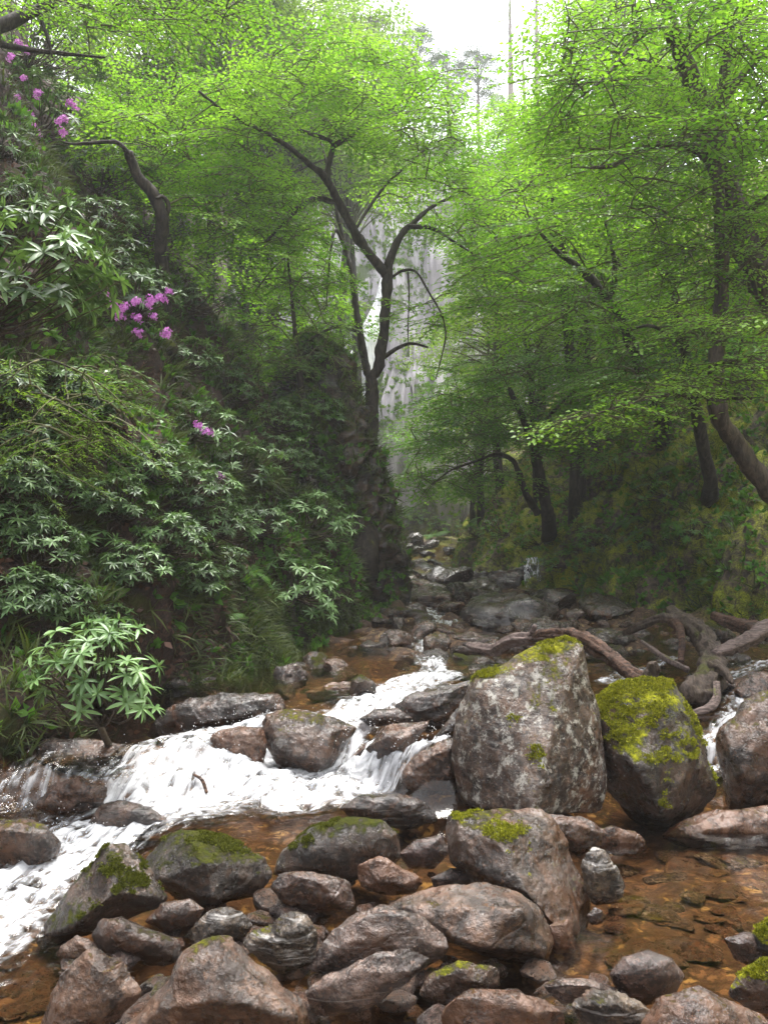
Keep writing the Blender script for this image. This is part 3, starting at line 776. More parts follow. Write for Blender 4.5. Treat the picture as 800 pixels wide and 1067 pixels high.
rock.n = 0
MOSSY = []
B, S_, L_ = ("boulder", "boulder"), ("stone", "stone"), ("rock_slab", "rock slab")
ROCKS = [
    (B, "tall pale-flecked boulder standing upright with moss along its slanting top", "rock_big",
     [(490, 704), (520, 691), (547, 684), (566, 668), (587, 662), (604, 670), (611, 708), (621, 745), (626, 795), (633, 832), (620, 850), (565, 850), (500, 848), (476, 838), (472, 795), (474, 745)],
     dict(Y=5.25, moss=(.80, 7000, "moss", .018), ridge=[(604, 676, .10), (588, 712, .22), (574, 755, .36), (564, 800, .46), (556, 846, .52), (500, 842, .25), (492, 760, .15), (535, 700, .12)], res=76, back=.5, craggy=.7, amp=.6)),
    (B, "moss-topped boulder leaning right beside the tall standing boulder", "rock_mosscap",
     [(612, 735), (640, 714), (670, 707), (697, 709), (708, 725), (722, 752), (737, 783), (750, 815), (746, 835), (725, 852), (695, 866), (668, 862), (645, 845), (622, 815), (612, 780)],
     dict(Y=5.45, moss=(.40, 17000, "moss", .02), ridge=[(650, 735, .10), (700, 735, .08), (720, 790, .30), (665, 800, .42), (690, 845, .42), (735, 815, .2)], res=62, amp=.8)),
    (B, "two-faced brown boulder below the tall standing boulder, pale moss patch on its left face", "rock_halfmoss",
     [(465, 850), (490, 841), (525, 842), (565, 846), (583, 868), (600, 900), (616, 930), (618, 958), (610, 988), (588, 988), (562, 962), (540, 940), (500, 916), (470, 902)],
     dict(Y=4.05, moss=(1.0, 2500, "moss", .014), ridge=[(520, 876, .30), (550, 932, .42), (590, 978, .36), (565, 858, .10), (475, 860, .12), (474, 896, .2)], res=56, amp=.85)),
    (L_, "dark flat-topped slab wedged behind the two-faced brown boulder", "rock_brown", [(560, 848), (600, 849), (626, 863), (622, 880), (600, 892), (575, 880)], dict(Y=4.65)),
    (S_, "grey lichened stone at the pool edge with an orange scar", "rock_schist", [(606, 895), (620, 881), (640, 894), (651, 920), (645, 936), (620, 944), (608, 925)], dict(zb=0.0, craggy=1.3)),
    (B, "rounded tan boulder with a rusty left shoulder in the middle of the pile", "rock_tan",
     [(398, 948), (425, 931), (465, 922), (500, 919), (540, 929), (567, 948), (577, 980), (572, 1002), (550, 1007), (520, 1000), (495, 990), (455, 973), (420, 960)],
     dict(Y=3.55, ridge=[(490, 948, .20), (495, 985, .26), (545, 950, .2), (560, 992, .2), (430, 945, .1)], res=54, amp=.7)),
    (L_, "pale lilac sloping slab, the upper of two wet slabs", "rock_pale", [(318, 1012), (345, 970), (370, 950), (400, 942), (432, 955), (452, 970), (469, 985), (448, 1002), (400, 1010), (350, 1022)], dict(Y=3.3, bulge=.25, craggy=.8, amp=.8)),
    (L_, "shiny pale slab with a notched edge, the lower of two wet slabs", "rock_pale", [(316, 1035), (345, 1016), (390, 991), (422, 987), (450, 1003), (432, 1022), (400, 1042), (370, 1056), (340, 1060), (320, 1052)], dict(Y=2.98, bulge=.25, craggy=.8, amp=.8)),
    (B, "large reddish-brown peaked boulder cut by the lower edge of the view", "rock_tan",
     [(120, 1085), (165, 1036), (195, 1020), (198, 995), (230, 972), (250, 984), (280, 1014), (312, 1042), (322, 1075), (318, 1130), (150, 1130)],
     dict(Y=2.72, ridge=[(232, 985, .04), (235, 1040, .16), (300, 1060, .12), (170, 1050, .1)], res=60, amp=.75)),
    (B, "rounded grey-brown boulder leaning on the reddish peaked boulder", "rock_tan", [(40, 1080), (58, 1035), (70, 1005), (100, 987), (130, 999), (148, 1035), (128, 1058), (100, 1085), (60, 1100)], dict(Y=2.9, craggy=.6, res=52)),
    (B, "green-sided boulder with a bright moss cap beside the rapids", "rock_mossy",
     [(38, 978), (65, 934), (95, 899), (110, 881), (130, 878), (149, 894), (166, 925), (174, 940), (142, 955), (105, 960), (75, 982), (45, 988)],
     dict(Y=3.85, moss=(.75, 5000, "moss_dull", .014), ridge=[(128, 890, .06), (120, 930, .22), (75, 965, .2), (160, 935, .1)], res=54, amp=.75)),
    (B, "brown boulder with a dark overhung right end beside the mossy rapids boulder", "rock_mossy",
     [(150, 902), (170, 873), (190, 863), (220, 870), (252, 880), (277, 894), (284, 912), (272, 930), (240, 942), (210, 947), (185, 940), (163, 925)],
     dict(Y=4.1, moss=(.8, 5000, "moss_dull", .014), ridge=[(195, 875, .04), (215, 900, .24), (222, 940, .24), (170, 915, .16), (265, 900, .08)], res=54, amp=.75, seed=31)),
    (B, "low rounded grey boulder with a mossy flank at the edge of the rapids", "rock_mossy",
     [(282, 912), (294, 885), (325, 861), (360, 851), (400, 853), (416, 868), (419, 895), (400, 906), (370, 916), (340, 918), (300, 918)], dict(Y=4.3, rounded=True, res=54, amp=1.4, moss=(1.0, 4000, "moss_dull", .012))),
    (B, "dark angular block below the low rounded grey boulder", "rock_brown", [(282, 922), (296, 907), (330, 909), (368, 917), (369, 948), (330, 955), (298, 948)], dict(Y=3.85, craggy=.8)),
    (S_, "smooth oval brown cobble between the two mossy boulders", "rock_brown", [(151, 960), (168, 941), (198, 936), (214, 947), (202, 963), (172, 973)], dict(zb=0.03, rounded=True)),
    (S_, "smooth wet green-grey stone under the oval brown cobble", "rock_dark", [(94, 975), (105, 956), (125, 955), (165, 970), (186, 981), (192, 1000), (170, 1008), (140, 1003), (108, 996)], dict(zb=0.0, rounded=True, amp=1.6)),
    (S_, "grey wedge stone between the oval cobble and the banded rock", "rock_schist", [(195, 974), (220, 944), (246, 944), (264, 962), (252, 982), (226, 990), (200, 988)], dict(zb=0.0)),
    (B, "banded angular rock with pale streaks left of the wet slabs", "rock_schist", [(253, 984), (285, 959), (306, 949), (327, 961), (334, 982), (326, 1003), (300, 1018), (278, 1004)], dict(Y=3.3, craggy=1.3, layer=1.2)),
    (S_, "small brown stone tucked under the wet green-grey stone", "rock_tan", [(58, 990), (80, 974), (102, 982), (104, 996), (80, 1010), (62, 1005)], dict(zb=-.02)),
    (B, "low wet black boulder alone in the white rapids", "rock_dark", [(90, 858), (105, 838), (125, 833), (155, 841), (177, 855), (166, 868), (135, 873), (100, 868)], dict(zb=-.02, rounded=True, amp=2.0, res=50)),
    (B, "rough brown boulder sitting in the rapids at the left edge", "rock_halfmoss", [(-25, 862), (0, 854), (25, 852), (46, 859), (64, 877), (57, 898), (30, 907), (-25, 910)], dict(zb=-.04, craggy=.8)),
    (B, "long dark wedge boulder splitting the falls", "rock_halfmoss",
     [(274, 757), (280, 744), (296, 740), (325, 741), (372, 756), (352, 776), (346, 803), (320, 812), (290, 795), (276, 776)],
     dict(Y=6.05, ridge=[(300, 752, .1), (345, 764, .18), (338, 795, .24), (290, 780, .2)], amp=.8)),
    (B, "rusty block with water sliding over its top left of the wedge boulder", "rock_orange", [(218, 770), (228, 762), (250, 755), (273, 755), (279, 780), (277, 812), (250, 812), (230, 790)], dict(Y=5.95, craggy=.7)),
    (B, "dark undercut boulder between the two narrow chutes", "rock_brown",
     [(358, 812), (369, 785), (384, 770), (400, 756), (422, 751), (447, 750), (432, 772), (418, 797), (398, 816), (372, 818)], dict(Y=5.75, craggy=.8)),
    (B, "dark angular boulder above the second chute", "rock_dark", [(411, 736), (440, 720), (475, 712), (492, 709), (477, 747), (452, 763), (427, 754)], dict(Y=6.5)),
    (S_, "low domed stone in the white water above the chutes", "rock_brown", [(374, 749), (390, 739), (415, 738), (430, 748), (424, 757), (385, 757)], dict(Y=6.3, rounded=True)),
    (B, "wet reddish rock at the left foot of the tall standing boulder", "rock_brown", [(418, 812), (430, 792), (450, 778), (478, 768), (480, 845), (452, 838), (428, 826)], dict(Y=5.35)),
    (S_, "wet mottled stone in the eddy below the second chute", "rock_dark", [(352, 842), (375, 829), (410, 826), (445, 835), (455, 855), (420, 866), (370, 858)], dict(Y=5.0, rounded=True, amp=2.2)),
    (S_, "smooth purple oval stone left of the two-faced brown boulder", "rock_purple", [(415, 890), (433, 875), (460, 870), (470, 888), (452, 906), (426, 905)], dict(Y=4.3, rounded=True)),
    (S_, "small grey stone right under the purple oval stone", "rock_purple", [(448, 915), (470, 904), (500, 908), (505, 921), (475, 928), (452, 925)], dict(Y=4.0, rounded=True)),
    (S_, "small orange-topped stone between the rounded tan and dark angular blocks", "rock_orange", [(373, 898), (392, 892), (416, 904), (441, 918), (432, 930), (400, 934), (374, 926)], dict(Y=4.0)),
    (S_, "brown ridged stone under the rounded tan boulder", "rock_halfmoss", [(435, 1038), (454, 1015), (485, 1001), (518, 1009), (522, 1027), (500, 1040), (460, 1050)], dict(Y=3.15)),
    (L_, "flat rust-orange slab at the lower edge of the view", "rock_orange", [(460, 1040), (480, 1029), (530, 1031), (577, 1044), (590, 1062), (585, 1100), (465, 1100)], dict(Y=2.82, bulge=.2, amp=.6)),
    (B, "smooth round purple boulder in the shallows of the pool", "rock_purple", [(633, 1015), (648, 997), (675, 989), (700, 998), (714, 1017), (702, 1040), (672, 1048), (645, 1038)], dict(zb=-.03, rounded=True, amp=.8, bulge=.4)),
    (B, "rough orange boulder rising at the lower right of the pool", "rock_orange",
     [(655, 1090), (684, 1040), (720, 1024), (752, 1040), (787, 1055), (815, 1075), (815, 1120), (665, 1120)], dict(Y=2.72, ridge=[(722, 1034, .05), (735, 1070, .12), (690, 1065, .1)], res=52, amp=.7)),
    (B, "dark moss-fringed boulder at the right edge above the orange one", "rock_mosscap", [(758, 1036), (770, 1018), (800, 1001), (845, 995), (850, 1060), (800, 1062)], dict(Y=2.95, craggy=.7, moss=(.7, 5000, "moss", .014))),
    (S_, "banded stone between the purple boulder and the flat orange slab", "rock_schist", [(595, 1044), (615, 1030), (642, 1034), (678, 1046), (684, 1080), (610, 1085)], dict(Y=2.9, layer=1.0)),
    (L_, "pinkish low slab beside the flat orange slab", "rock_pale", [(566, 1028), (590, 1018), (615, 1020), (638, 1032), (618, 1046), (590, 1048)], dict(Y=3.02, amp=.6)),
    (S_, "small grey pebble at the pool edge below the lichened stone", "rock_purple", [(611, 954), (619, 945), (628, 949), (627, 960), (616, 964)], dict(zb=-.01, rounded=True)),
    (S_, "purple-brown wedge in the shallows at the right edge", "rock_purple", [(752, 977), (785, 970), (805, 988), (798, 1013), (768, 1002)], dict(Y=3.3)),
    (S_, "upright mossy stone cut by the right edge of the view", "rock_mosscap", [(783, 968), (800, 955), (840, 958), (845, 1010), (790, 1008)], dict(Y=3.3, moss=(.5, 3000, "moss", .014))),
    (S_, "square rust-red stone under the tip of the two-faced boulder", "rock_orange", [(570, 962), (592, 958), (600, 990), (578, 996)], dict(Y=3.6, amp=.6)),
    (L_, "rusty bedrock slab sloping into the far side of the pool", "rock_orange", [(690, 874), (715, 855), (748, 846), (800, 840), (880, 835), (890, 885), (760, 888), (715, 886)], dict(Y=5.1, bulge=.3, amp=.8)),
    (L_, "wet speckled bedrock slab right of the moss-topped boulder", "rock_halfmoss", [(752, 840), (757, 800), (752, 765), (772, 738), (805, 718), (880, 705), (890, 850), (800, 858)], dict(Y=5.7, bulge=.3, res=54, amp=.9)),
    (S_, "flat rusty stone under water behind the lichened stone", "rock_orange", [(612, 868), (640, 862), (672, 872), (676, 890), (645, 892), (618, 884)], dict(Y=4.8, bulge=.15)),
    (B, "blocky dark rock wedged between the standing boulder and the second chute", "rock_dark", [(468, 770), (486, 750), (492, 730), (478, 735), (455, 765), (452, 785)], dict(Y=5.8)),
    (B, "blocky wet rock at the foot of the left bank, nearest the plunge", "rock_dark", [(150, 768), (175, 735), (225, 722), (285, 722), (300, 740), (250, 758), (190, 772)], dict(Y=6.7)),
    (B, "grey broken rock at the foot of the left bank under the rhododendron", "rock_far", [(282, 712), (290, 695), (312, 690), (322, 705), (318, 720), (292, 722)], dict(Y=8.4, craggy=1.4)),
    (B, "low rusty rock along the left bank above the falls", "rock_orange", [(318, 722), (340, 712), (372, 716), (392, 710), (398, 726), (360, 734), (325, 733)], dict(Y=7.6)),
    (S_, "moss-capped stone standing at the left edge of the upper stream", "rock_mossy", [(364, 725), (367, 708), (376, 702), (390, 712), (392, 724), (378, 730)], dict(Y=7.3)),
    (B, "dark ledge rock at the left edge beneath the front rhododendron", "rock_dark", [(-30, 800), (-20, 775), (40, 768), (110, 770), (150, 778), (130, 800), (70, 812), (0, 815)], dict(Y=5.95)),
    (S_, "wet brown ledge stone lapped by thin white water at the left", "rock_brown", [(40, 842), (55, 818), (85, 808), (112, 822), (108, 842), (70, 852)], dict(Y=5.2, amp=1.4)),
]
for (nm, cat), label, mat, outline, kw in ROCKS:
    rock(nm, label, cat, mat, outline, **kw)

# --- smaller stones: a few shapes, turned and placed one by one
TEMPL = {}


def stone_templates(mat, flat=1.0, n=7, rounded=False, res=18):
    key = (mat, flat, rounded)
    if key in TEMPL: return TEMPL[key]
    out = []
    for i in range(n):
        rg = np.random.default_rng(50 + i + (100 if rounded else 0))
        p = rg.normal(size=(26 if rounded else 13, 3)); p /= np.linalg.norm(p, axis=1)[:, None]
        if not rounded: p *= rg.uniform(.75, 1.1, (len(p), 1))
        p *= np.array([.62, .45, .42]) * rg.uniform(.85, 1.15, 3)
        V, Q = remeshed(p, 1.0 / res)
        V = relax(V, Q, 4 if rounded else 1)
        if not rounded: V = relax(facet(V, .8, 12, rg, .03, .12), Q, 1)
        V = roughen(V, Q, 1.0, .6 if rounded else 1.1, i * 3.1, 0 if rounded else 1.1)
        V[:, 2] *= flat
        V[:, 2] -= V[:, 2].min() * .7
        o = mk("stone", V, [Q], M[mat])
        me = o.data
        bpy.data.objects.remove(o)
        out.append(me)
    TEMPL[key] = out
    return out


def put_stone(name, label, cat, group, mat, loc, size, flat=1.0, rounded=False, tilt=.35):
    me = random.choice(stone_templates(mat, flat, rounded=rounded))
    o = bpy.data.objects.new(name, me)
    COL.objects.link(o)
    o.location = [float(c) for c in loc]
    o.rotation_euler = (random.uniform(-tilt, tilt), random.uniform(-tilt, tilt), random.uniform(0, 6.28))
    s = size
    o.scale = (s * random.uniform(.85, 1.2), s * random.uniform(.85, 1.2), s * random.uniform(.8, 1.15))
    return tag(o, label, cat, group)


def ground_at(px, py, lift=0.0):
    p, n = hit(px, py)
    return p + np.array([0, 0, lift])


def in_poly(x, y, poly):
    c = False
    j = len(poly) - 1
    for i in range(len(poly)):
        if (poly[i][1] > y) != (poly[j][1] > y) and x < (poly[j][0] - poly[i][0]) * (y - poly[i][1]) / (poly[j][1] - poly[i][1]) + poly[i][0]: c = not c
        j = i
    return c


def sample_poly(poly, n, mind=0):
    xs, ys = [p[0] for p in poly], [p[1] for p in poly]
    out = []
    tries = 0
    while len(out) < n and tries < n * 60:
        tries += 1
        x, y = random.uniform(min(xs), max(xs)), random.uniform(min(ys), max(ys))
        if in_poly(x, y, poly) and all(math.hypot(x - a, (y - b) * 1.6) > mind for a, b in out): out.append((x, y))
    return out


# bigger named rocks of the upper stream
UP = [
    ("blocky boulder with a mossy top at the bend under the cliff", "rock_mossy", (420, 645), .75), ("broad grey wet boulder in the upper stream under the cliff", "rock_far", (405, 672), .55),
    ("brown square-faced boulder left of the driftwood branch", "rock_halfmoss", (455, 682), .55), ("low green-grey boulder tucked under the driftwood branch", "rock_mossy", (490, 694), .6),
    ("pale wet slab lying across the far stream", "rock_pale", (428, 617), 1.3), ("tilted pale slab beside the far white water", "rock_pale", (452, 632), 1.0),
    ("pale lilac stone just behind the driftwood's left tip", "rock_pale", (486, 668), .6), ("dark flat boulder under the right bank ledge", "rock_dark", (540, 650), 1.3),
    ("square dark boulder at the foot of the far mossy bank", "rock_dark", (470, 612), 1.4), ("big dark block beneath the thin trickle on the right bank", "rock_far", (520, 640), 1.2),
    ("rounded wet boulder behind the tall standing boulder's left shoulder", "rock_far", (470, 706), .42), ("wide grey boulder behind the driftwood's bend", "rock_far", (560, 672), .8),
    ("pale flaky stone under the tangle of the fallen trunk", "rock_schist", (640, 672), .6), ("mossy stone beside the fallen trunk's mid-length", "rock_mossy", (756, 668), .7),
    ("dark wet boulder in the channel right of the fallen trunk", "rock_dark", (765, 695), .55), ("brown wet stone between the root end and the right edge", "rock_brown", (792, 722), .5),
    ("dark stone under the leaning fallen trunk's root end", "rock_dark", (655, 700), .45),
]
for label, mat, (px, py), s in UP:
    p = ground_at(px, py)
    put_stone("boulder", label, "boulder", "named boulders of the upper stream", mat, p + [0, s * .3, -.12 * s], s, .9, tilt=.2)
rock("rock_ledge", "dark wet ledge at the foot of the right slope with thin trickles down its face", "rock ledge", "rock_dark",
     [(455, 628), (475, 602), (520, 590), (600, 592), (650, 612), (668, 640), (640, 660), (540, 656), (470, 645)], Y=20.6, bulge=.12, back=.4, res=60, craggy=1.6, layer=1.0)
A_ = [(398, 640), (430, 622), (520, 632), (600, 640), (650, 655), (640, 690), (560, 700), (480, 712), (420, 700), (395, 672)]
for (x, y) in sample_poly(A_, 80, 9):
    p = ground_at(x, y); s = random.uniform(.18, .55) * (p[1] / 11) ** .5
    put_stone("stone", "wet angular stone in the jumble of rocks up the stream behind the tall boulder", "stone", "jumbled stones of the upper stream", random.choice(["rock_far", "rock_far", "rock_dark", "rock_brown", "rock_pale"]), p - [0, 0, .08 * s], s, .75)
for (x, y) in sample_poly([(410, 604), (470, 600), (560, 615), (640, 630), (640, 645), (500, 632), (415, 626)], 26, 9) + sample_poly([(402, 568), (430, 560), (470, 566), (465, 590), (450, 605), (410, 606)], 22, 3):
    p = ground_at(x, y); s = random.uniform(.5, 1.2)
    put_stone("stone", "dim distant stone where the stream leaves the misty gorge", "stone", "distant stones under the gorge mouth", random.choice(["rock_far", "rock_far", "rock_dark", "rock_pale"]), p - [0, 0, .1 * s], s, .8)
for (x, y) in sample_poly([(165, 722), (260, 700), (330, 688), (400, 668), (410, 690), (370, 705), (300, 728), (200, 745)], 44, 7):
    p = ground_at(x, y); s = random.uniform(.18, .42)
    put_stone("stone", "dark stone along the waterline at the foot of the left bank", "stone", "stones along the left bank", random.choice(["rock_dark", "rock_brown", "rock_far", "rock_mossy"]), p - [0, 0, .05], s, .8)
for (x, y) in sample_poly([(625, 655), (680, 640), (800, 640), (800, 740), (760, 730), (700, 715), (630, 708)], 40, 9):
    p = ground_at(x, y); s = random.uniform(.16, .4)
    put_stone("stone", "wet stone among the fallen logs beyond the moss-topped boulder", "stone", "stones among the fallen logs", random.choice(["rock_far", "rock_dark", "rock_brown", "rock_schist"]), p - [0, 0, .04], s, .7)
# small stones in the gaps of the foreground pile
for (x, y) in sample_poly([(60, 985), (180, 950), (290, 930), (380, 900), (480, 890), (480, 1010), (600, 1000), (640, 960), (640, 1067), (60, 1067)], 150, 5):
    p = atz(x, y, .0); s = random.uniform(.05, .19)
    put_stone("pebble", "small wet stone filling a gap between the foreground boulders", "pebble", "small stones between the foreground boulders", random.choice(["rock_tan", "rock_orange", "rock_brown", "rock_bed", "rock_schist", "rock_purple"]), p + [0, 0, -.03], s, .75, random.random() < .35)
# stones on the bed of the clear pool
for (x, y) in sample_poly([(600, 965), (640, 905), (640, 885), (690, 890), (800, 885), (800, 985), (720, 1000), (640, 1005)], 60, 8):
    p = ground_at(x, y); s = random.choice([random.uniform(.06, .14), random.uniform(.12, .3)])
    put_stone("stone", "flat reddish stone lying under the clear shallow pool", "stone", "stones on the bed of the clear pool", random.choice(["rock_bed", "rock_bed", "rock_orange", "rock_brown", "rock_schist"]), [p[0], p[1], p[2] - .01], s, .32, tilt=.12)
OCH = [((740, 960), .16, "largest ochre stone under the clear pool, left of the purple wedge"), ((722, 940), .09, "small ochre stone just above the largest ochre one in the pool"), ((757, 953), .1, "ochre stone nearest the purple wedge under the pool"),
       ((748, 912), .13, "bright orange stone showing far out in the pool"), ((765, 938), .12, "orange stone under the middle of the pool"), ((690, 960), .13, "yellow-green flat stone under the pool near the round purple boulder")]
for (x, y), s, label in OCH:
    p = ground_at(x, y)
    put_stone("stone", label, "stone", "ochre stones in the pool", "rock_ochre", [p[0], p[1], p[2]], s, .3, tilt=.1)
for (x, y) in sample_poly([(0, 985), (50, 985), (60, 1060), (0, 1067)], 16, 8):
    p = ground_at(x, y)
    put_stone("stone", "amber stone under the shallow water left of the grey-brown boulder", "stone", "stones under the left shallows", "rock_bed", p, random.uniform(.06, .16), .35, tilt=.1)

# ---------------------------------------------------------------- dark rock buttress below the middle tree
out = [(346, 366), (358, 378), (368, 406), (371, 440), (381, 472), (397, 512), (408, 540), (407, 580), (416, 625), (408, 660), (360, 690), (290, 720), (200, 720), (200, 610), (225, 520), (262, 440), (305, 388)]
V, Q, sz = rock_from_outline(out, Y=15.2, bulge=.22, back=.5, res=110, seed=77, amp=.0, rlx=6)
N_ = vnormals(V, Q)
V = V + N_ * (0.38 * fbm(V * .8, 4, .6) + .16 * (1 - 2 * np.abs(fbm(V * 1.9, 3))) + .05 * fbm(V * 6, 3))[:, None]
cliff = mk("cliff", V, [Q], M["cliff"])
tag(cliff, kind="structure")
BVHS.append(BVHTree.FromPolygons([tuple(v) for v in V], [tuple(f) for f in Q]))
CLV, CLQ = V, Q
# ---------------------------------------------------------------- fallen wood
def wood(path, r, n=28, seg=16, gnarl=.25):
    """A weathered trunk: bent path, long ridges and splits down its length, a ragged outline."""
    P = smooth_line(np.array([at(x, y, Y) for x, y, Y in path]), seg)
    m = len(P)
    P = P + .22 * np.interp(np.linspace(0, 1, m), np.linspace(0, 1, len(r)), r)[:, None] * np.stack([perlin(P * 4 + 9), perlin(P * 4 + 19), perlin(P * 4 + 29)], -1)
    rr = np.interp(np.linspace(0, 1, m), np.linspace(0, 1, len(r)), r)
    V, q, t = tube(P, rr, n)
    C = np.repeat(P, n, 0)
    a = np.tile(np.linspace(0, 2 * np.pi, n, endpoint=False), m)
    sl = np.repeat(np.concatenate([[0], np.cumsum(np.linalg.norm(np.diff(P, axis=0), axis=1))]), n)
    U = np.stack([np.cos(a) * 1.7, np.sin(a) * 1.7, sl * 1.6 + P[0, 0] * 5], -1)
    k = 1 + gnarl * (.75 * fbm(U, 3, .6) - .75 * np.abs(perlin(U * np.array([2.4, 2.4, .8]) + 7))) + gnarl * .75 * fbm(V[:m * n] * 7, 3)
    V[:m * n] = C + (V[:m * n] - C) * k[:, None]
    return V, q, t


def wood_part(name, path, r, mat, parent, base, **kw):
    V, q, t = wood(path, r, **kw)
    return mk(name, V, [q, t], mat, base=base, parent=parent)


b = at(600, 668, 6.4)
t = thing("driftwood_branch", b, "twisted reddish driftwood branch resting across the tops of the two big boulders", "driftwood")
wood_part("stem", [(550, 668, 6.9), (572, 661, 6.7), (600, 664, 6.5), (625, 676, 6.25), (648, 693, 6.0), (668, 706, 5.85), (681, 711, 5.75)], [.03, .045, .06, .066, .06, .062, .045], M["driftwood"], t, b, gnarl=.5)
wood_part("branch", [(487, 672, 7.5), (500, 676, 7.3), (515, 677, 7.2), (532, 669, 7.0), (552, 666, 6.9), (575, 663, 6.72)], [.025, .04, .06, .055, .06, .06], M["log_grey"], t, b, gnarl=.5)
wood_part("branch", [(548, 670, 6.9), (554, 660, 6.85), (557, 652, 6.8)], [.03, .025, .015], M["log_grey"], t, b, gnarl=.4)
wood_part("stub", [(676, 710, 5.78), (679, 698, 5.76), (678, 690, 5.74)], [.05, .045, .03], M["log_moss"], t, b, gnarl=.5)["label"] = "short broken stub with a green moss cap"

b = at(735, 720, 7.3)
t = thing("fallen_tree", b, "fallen mossy trunk leaning down from the right bank to a dark root end", "fallen tree")
wood_part("trunk", [(697, 635, 9.8), (712, 648, 9.3), (730, 662, 8.8), (740, 684, 8.2), (741, 704, 7.7), (728, 722, 7.3), (712, 724, 7.1)], [.06, .09, .115, .125, .13, .145, .08], M["log_moss"], t, b, gnarl=.45)
wood_part("limb", [(650, 660, 9.9), (668, 652, 9.6), (690, 644, 9.4), (708, 648, 9.25)], [.035, .05, .06, .07], M["log_moss"], t, b, gnarl=.4)
wood_part("root", [(700, 648, 9.3), (706, 652, 9.0), (710, 668, 8.7), (709, 690, 8.5)], [.06, .055, .04, .03], M["driftwood"], t, b, gnarl=.3)
wood_part("root", [(746, 712, 7.3), (745, 730, 7.1), (735, 740, 7.0), (718, 744, 7.0), (705, 742, 7.0)], [.03, .04, .035, .03, .015], M["log_grey"], t, b, gnarl=.4)
wood_part("root", [(742, 695, 7.6), (755, 700, 7.4), (762, 712, 7.3)], [.08, .05, .02], M["log_moss"], t, b, gnarl=.4)
for label, path, r, mat in [
    ("purple-grey weathered log lying against the right edge beside the fallen trunk", [(744, 682, 8.0), (772, 670, 8.2), (800, 656, 8.4), (850, 640, 8.7)], [.05, .085, .09, .1], "log_grey"),
    ("brown log lying behind the weathered log under the mossy bank", [(742, 641, 9.9), (765, 650, 9.7), (800, 660, 9.4), (840, 668, 9.2)], [.06, .09, .1, .1], "driftwood"),
    ("thin grey pole slanting down into the water left of the fallen trunk", [(668, 668, 8.7), (690, 684, 8.3), (716, 698, 7.9)], [.02, .03, .03], "log_grey"),
]:
    V, q, tt = wood(path, r, gnarl=.35)
    o = mk("log", V, [q, tt], M[mat], base=V.mean(0)); tag(o, label, "log")
V, q, tt = wood([(202, 807, 5.55), (211, 813, 5.5), (216, 826, 5.45)], [.008, .013, .012], n=8, gnarl=.2)
tag(mk("twig", V, [q, tt], M["driftwood"], base=V.mean(0)), "short bent brown twig sticking out of the white rapids", "twig")

# ---------------------------------------------------------------- falling water on the cliffs
def fall_strip(name, left, right, mat, thick, kind=True, ny=60, nx=10):
    """A curved sheet of water: left and right edge points (px,py,Y) from the top down, given real thickness."""
    Lp = smooth_line(np.array([at(*p) for p in left]), ny // (len(left) - 1)); Rp = smooth_line(np.array([at(*p) for p in right]), ny // (len(left) - 1))
    k = np.linspace(0, 1, nx)
    G = Lp[:, None] * (1 - k)[None, :, None] + Rp[:, None] * k[None, :, None]
    n = len(Lp)
    bul = np.sin(np.pi * k)[None, :] * thick + .3 * thick * fbm(np.stack([G[..., 0] * 2 / thick ** .5, G[..., 2] * .6, 0 * G[..., 0]], -1).reshape(-1, 3), 3).reshape(n, nx)
    A = G.copy(); A[..., 1] -= bul
    Bk = G.copy(); Bk[..., 1] += .05 + thick * .3
    f = grid_faces(nx, n)
    V = np.vstack([A.reshape(-1, 3), Bk.reshape(-1, 3)])
    return mk(name, V, [f, f[:, ::-1] + n * nx], mat, base=V.mean(0))


o = fall_strip("waterfall", [(398, 285, 46.6), (388, 318, 46.0), (372, 352, 45.4), (352, 400, 44.8), (338, 470, 44.2), (330, 540, 43.5)], [(408, 285, 46.6), (404, 318, 46.0), (398, 352, 45.4), (393, 400, 44.8), (392, 470, 44.2), (394, 540, 43.5)], M["fall"], .9)
tag(o, kind="structure")
for (l, r) in [([(546, 582, 19.95), (546, 600, 19.75), (548, 620, 19.6)], [(560, 580, 19.95), (563, 600, 19.75), (566, 616, 19.6)]), ([(578, 600, 19.9), (578, 612, 19.75), (578, 626, 19.6)], [(586, 600, 19.9), (588, 612, 19.75), (591, 626, 19.6)])]:
    o = fall_strip("trickle", l, r, M["trickle"], .05, ny=24, nx=6); tag(o, kind="structure")

# splashed drops over the white water
b = []
for pts, wid, st in FLOWS[:8]:
    w3_ = np.array([atz(*p) for p in pts])
    for k in range(170):
        f = RNG.random() * (len(w3_) - 1); i = int(f); f -= i
        p = w3_[i] * (1 - f) + w3_[i + 1] * f
        b.append(p + [RNG.normal(0, .13), RNG.normal(0, .06), abs(RNG.normal(0, .045)) + .02])
b = np.array(b)
oct_ = np.array([[1, 0, 0], [-1, 0, 0], [0, 1, 0], [0, -1, 0], [0, 0, 1.3], [0, 0, -1.3]])
of = np.array([[0, 2, 4], [2, 1, 4], [1, 3, 4], [3, 0, 4], [2, 0, 5], [1, 2, 5], [3, 1, 5], [0, 3, 5]])
sz = RNG.uniform(.0012, .0042, len(b))
V = (oct_[None] * sz[:, None, None] + b[:, None]).reshape(-1, 3)
F_ = (of[None] + (np.arange(len(b)) * 6)[:, None, None]).reshape(-1, 3)
tag(mk("spray", V, [F_], flat_mat("spray_drop", (.75, .75, .77), .2, .5)), "fine drops of spray thrown up over the white rapids", "spray", kind="stuff")
# ---------------------------------------------------------------- leaves, sprays
LEAF4 = (np.array([[0, 0, 0], [.42, .30, .05], [1, 0, -.06], [.42, -.30, .05]]), [np.array([[0, 1, 2, 3]])])


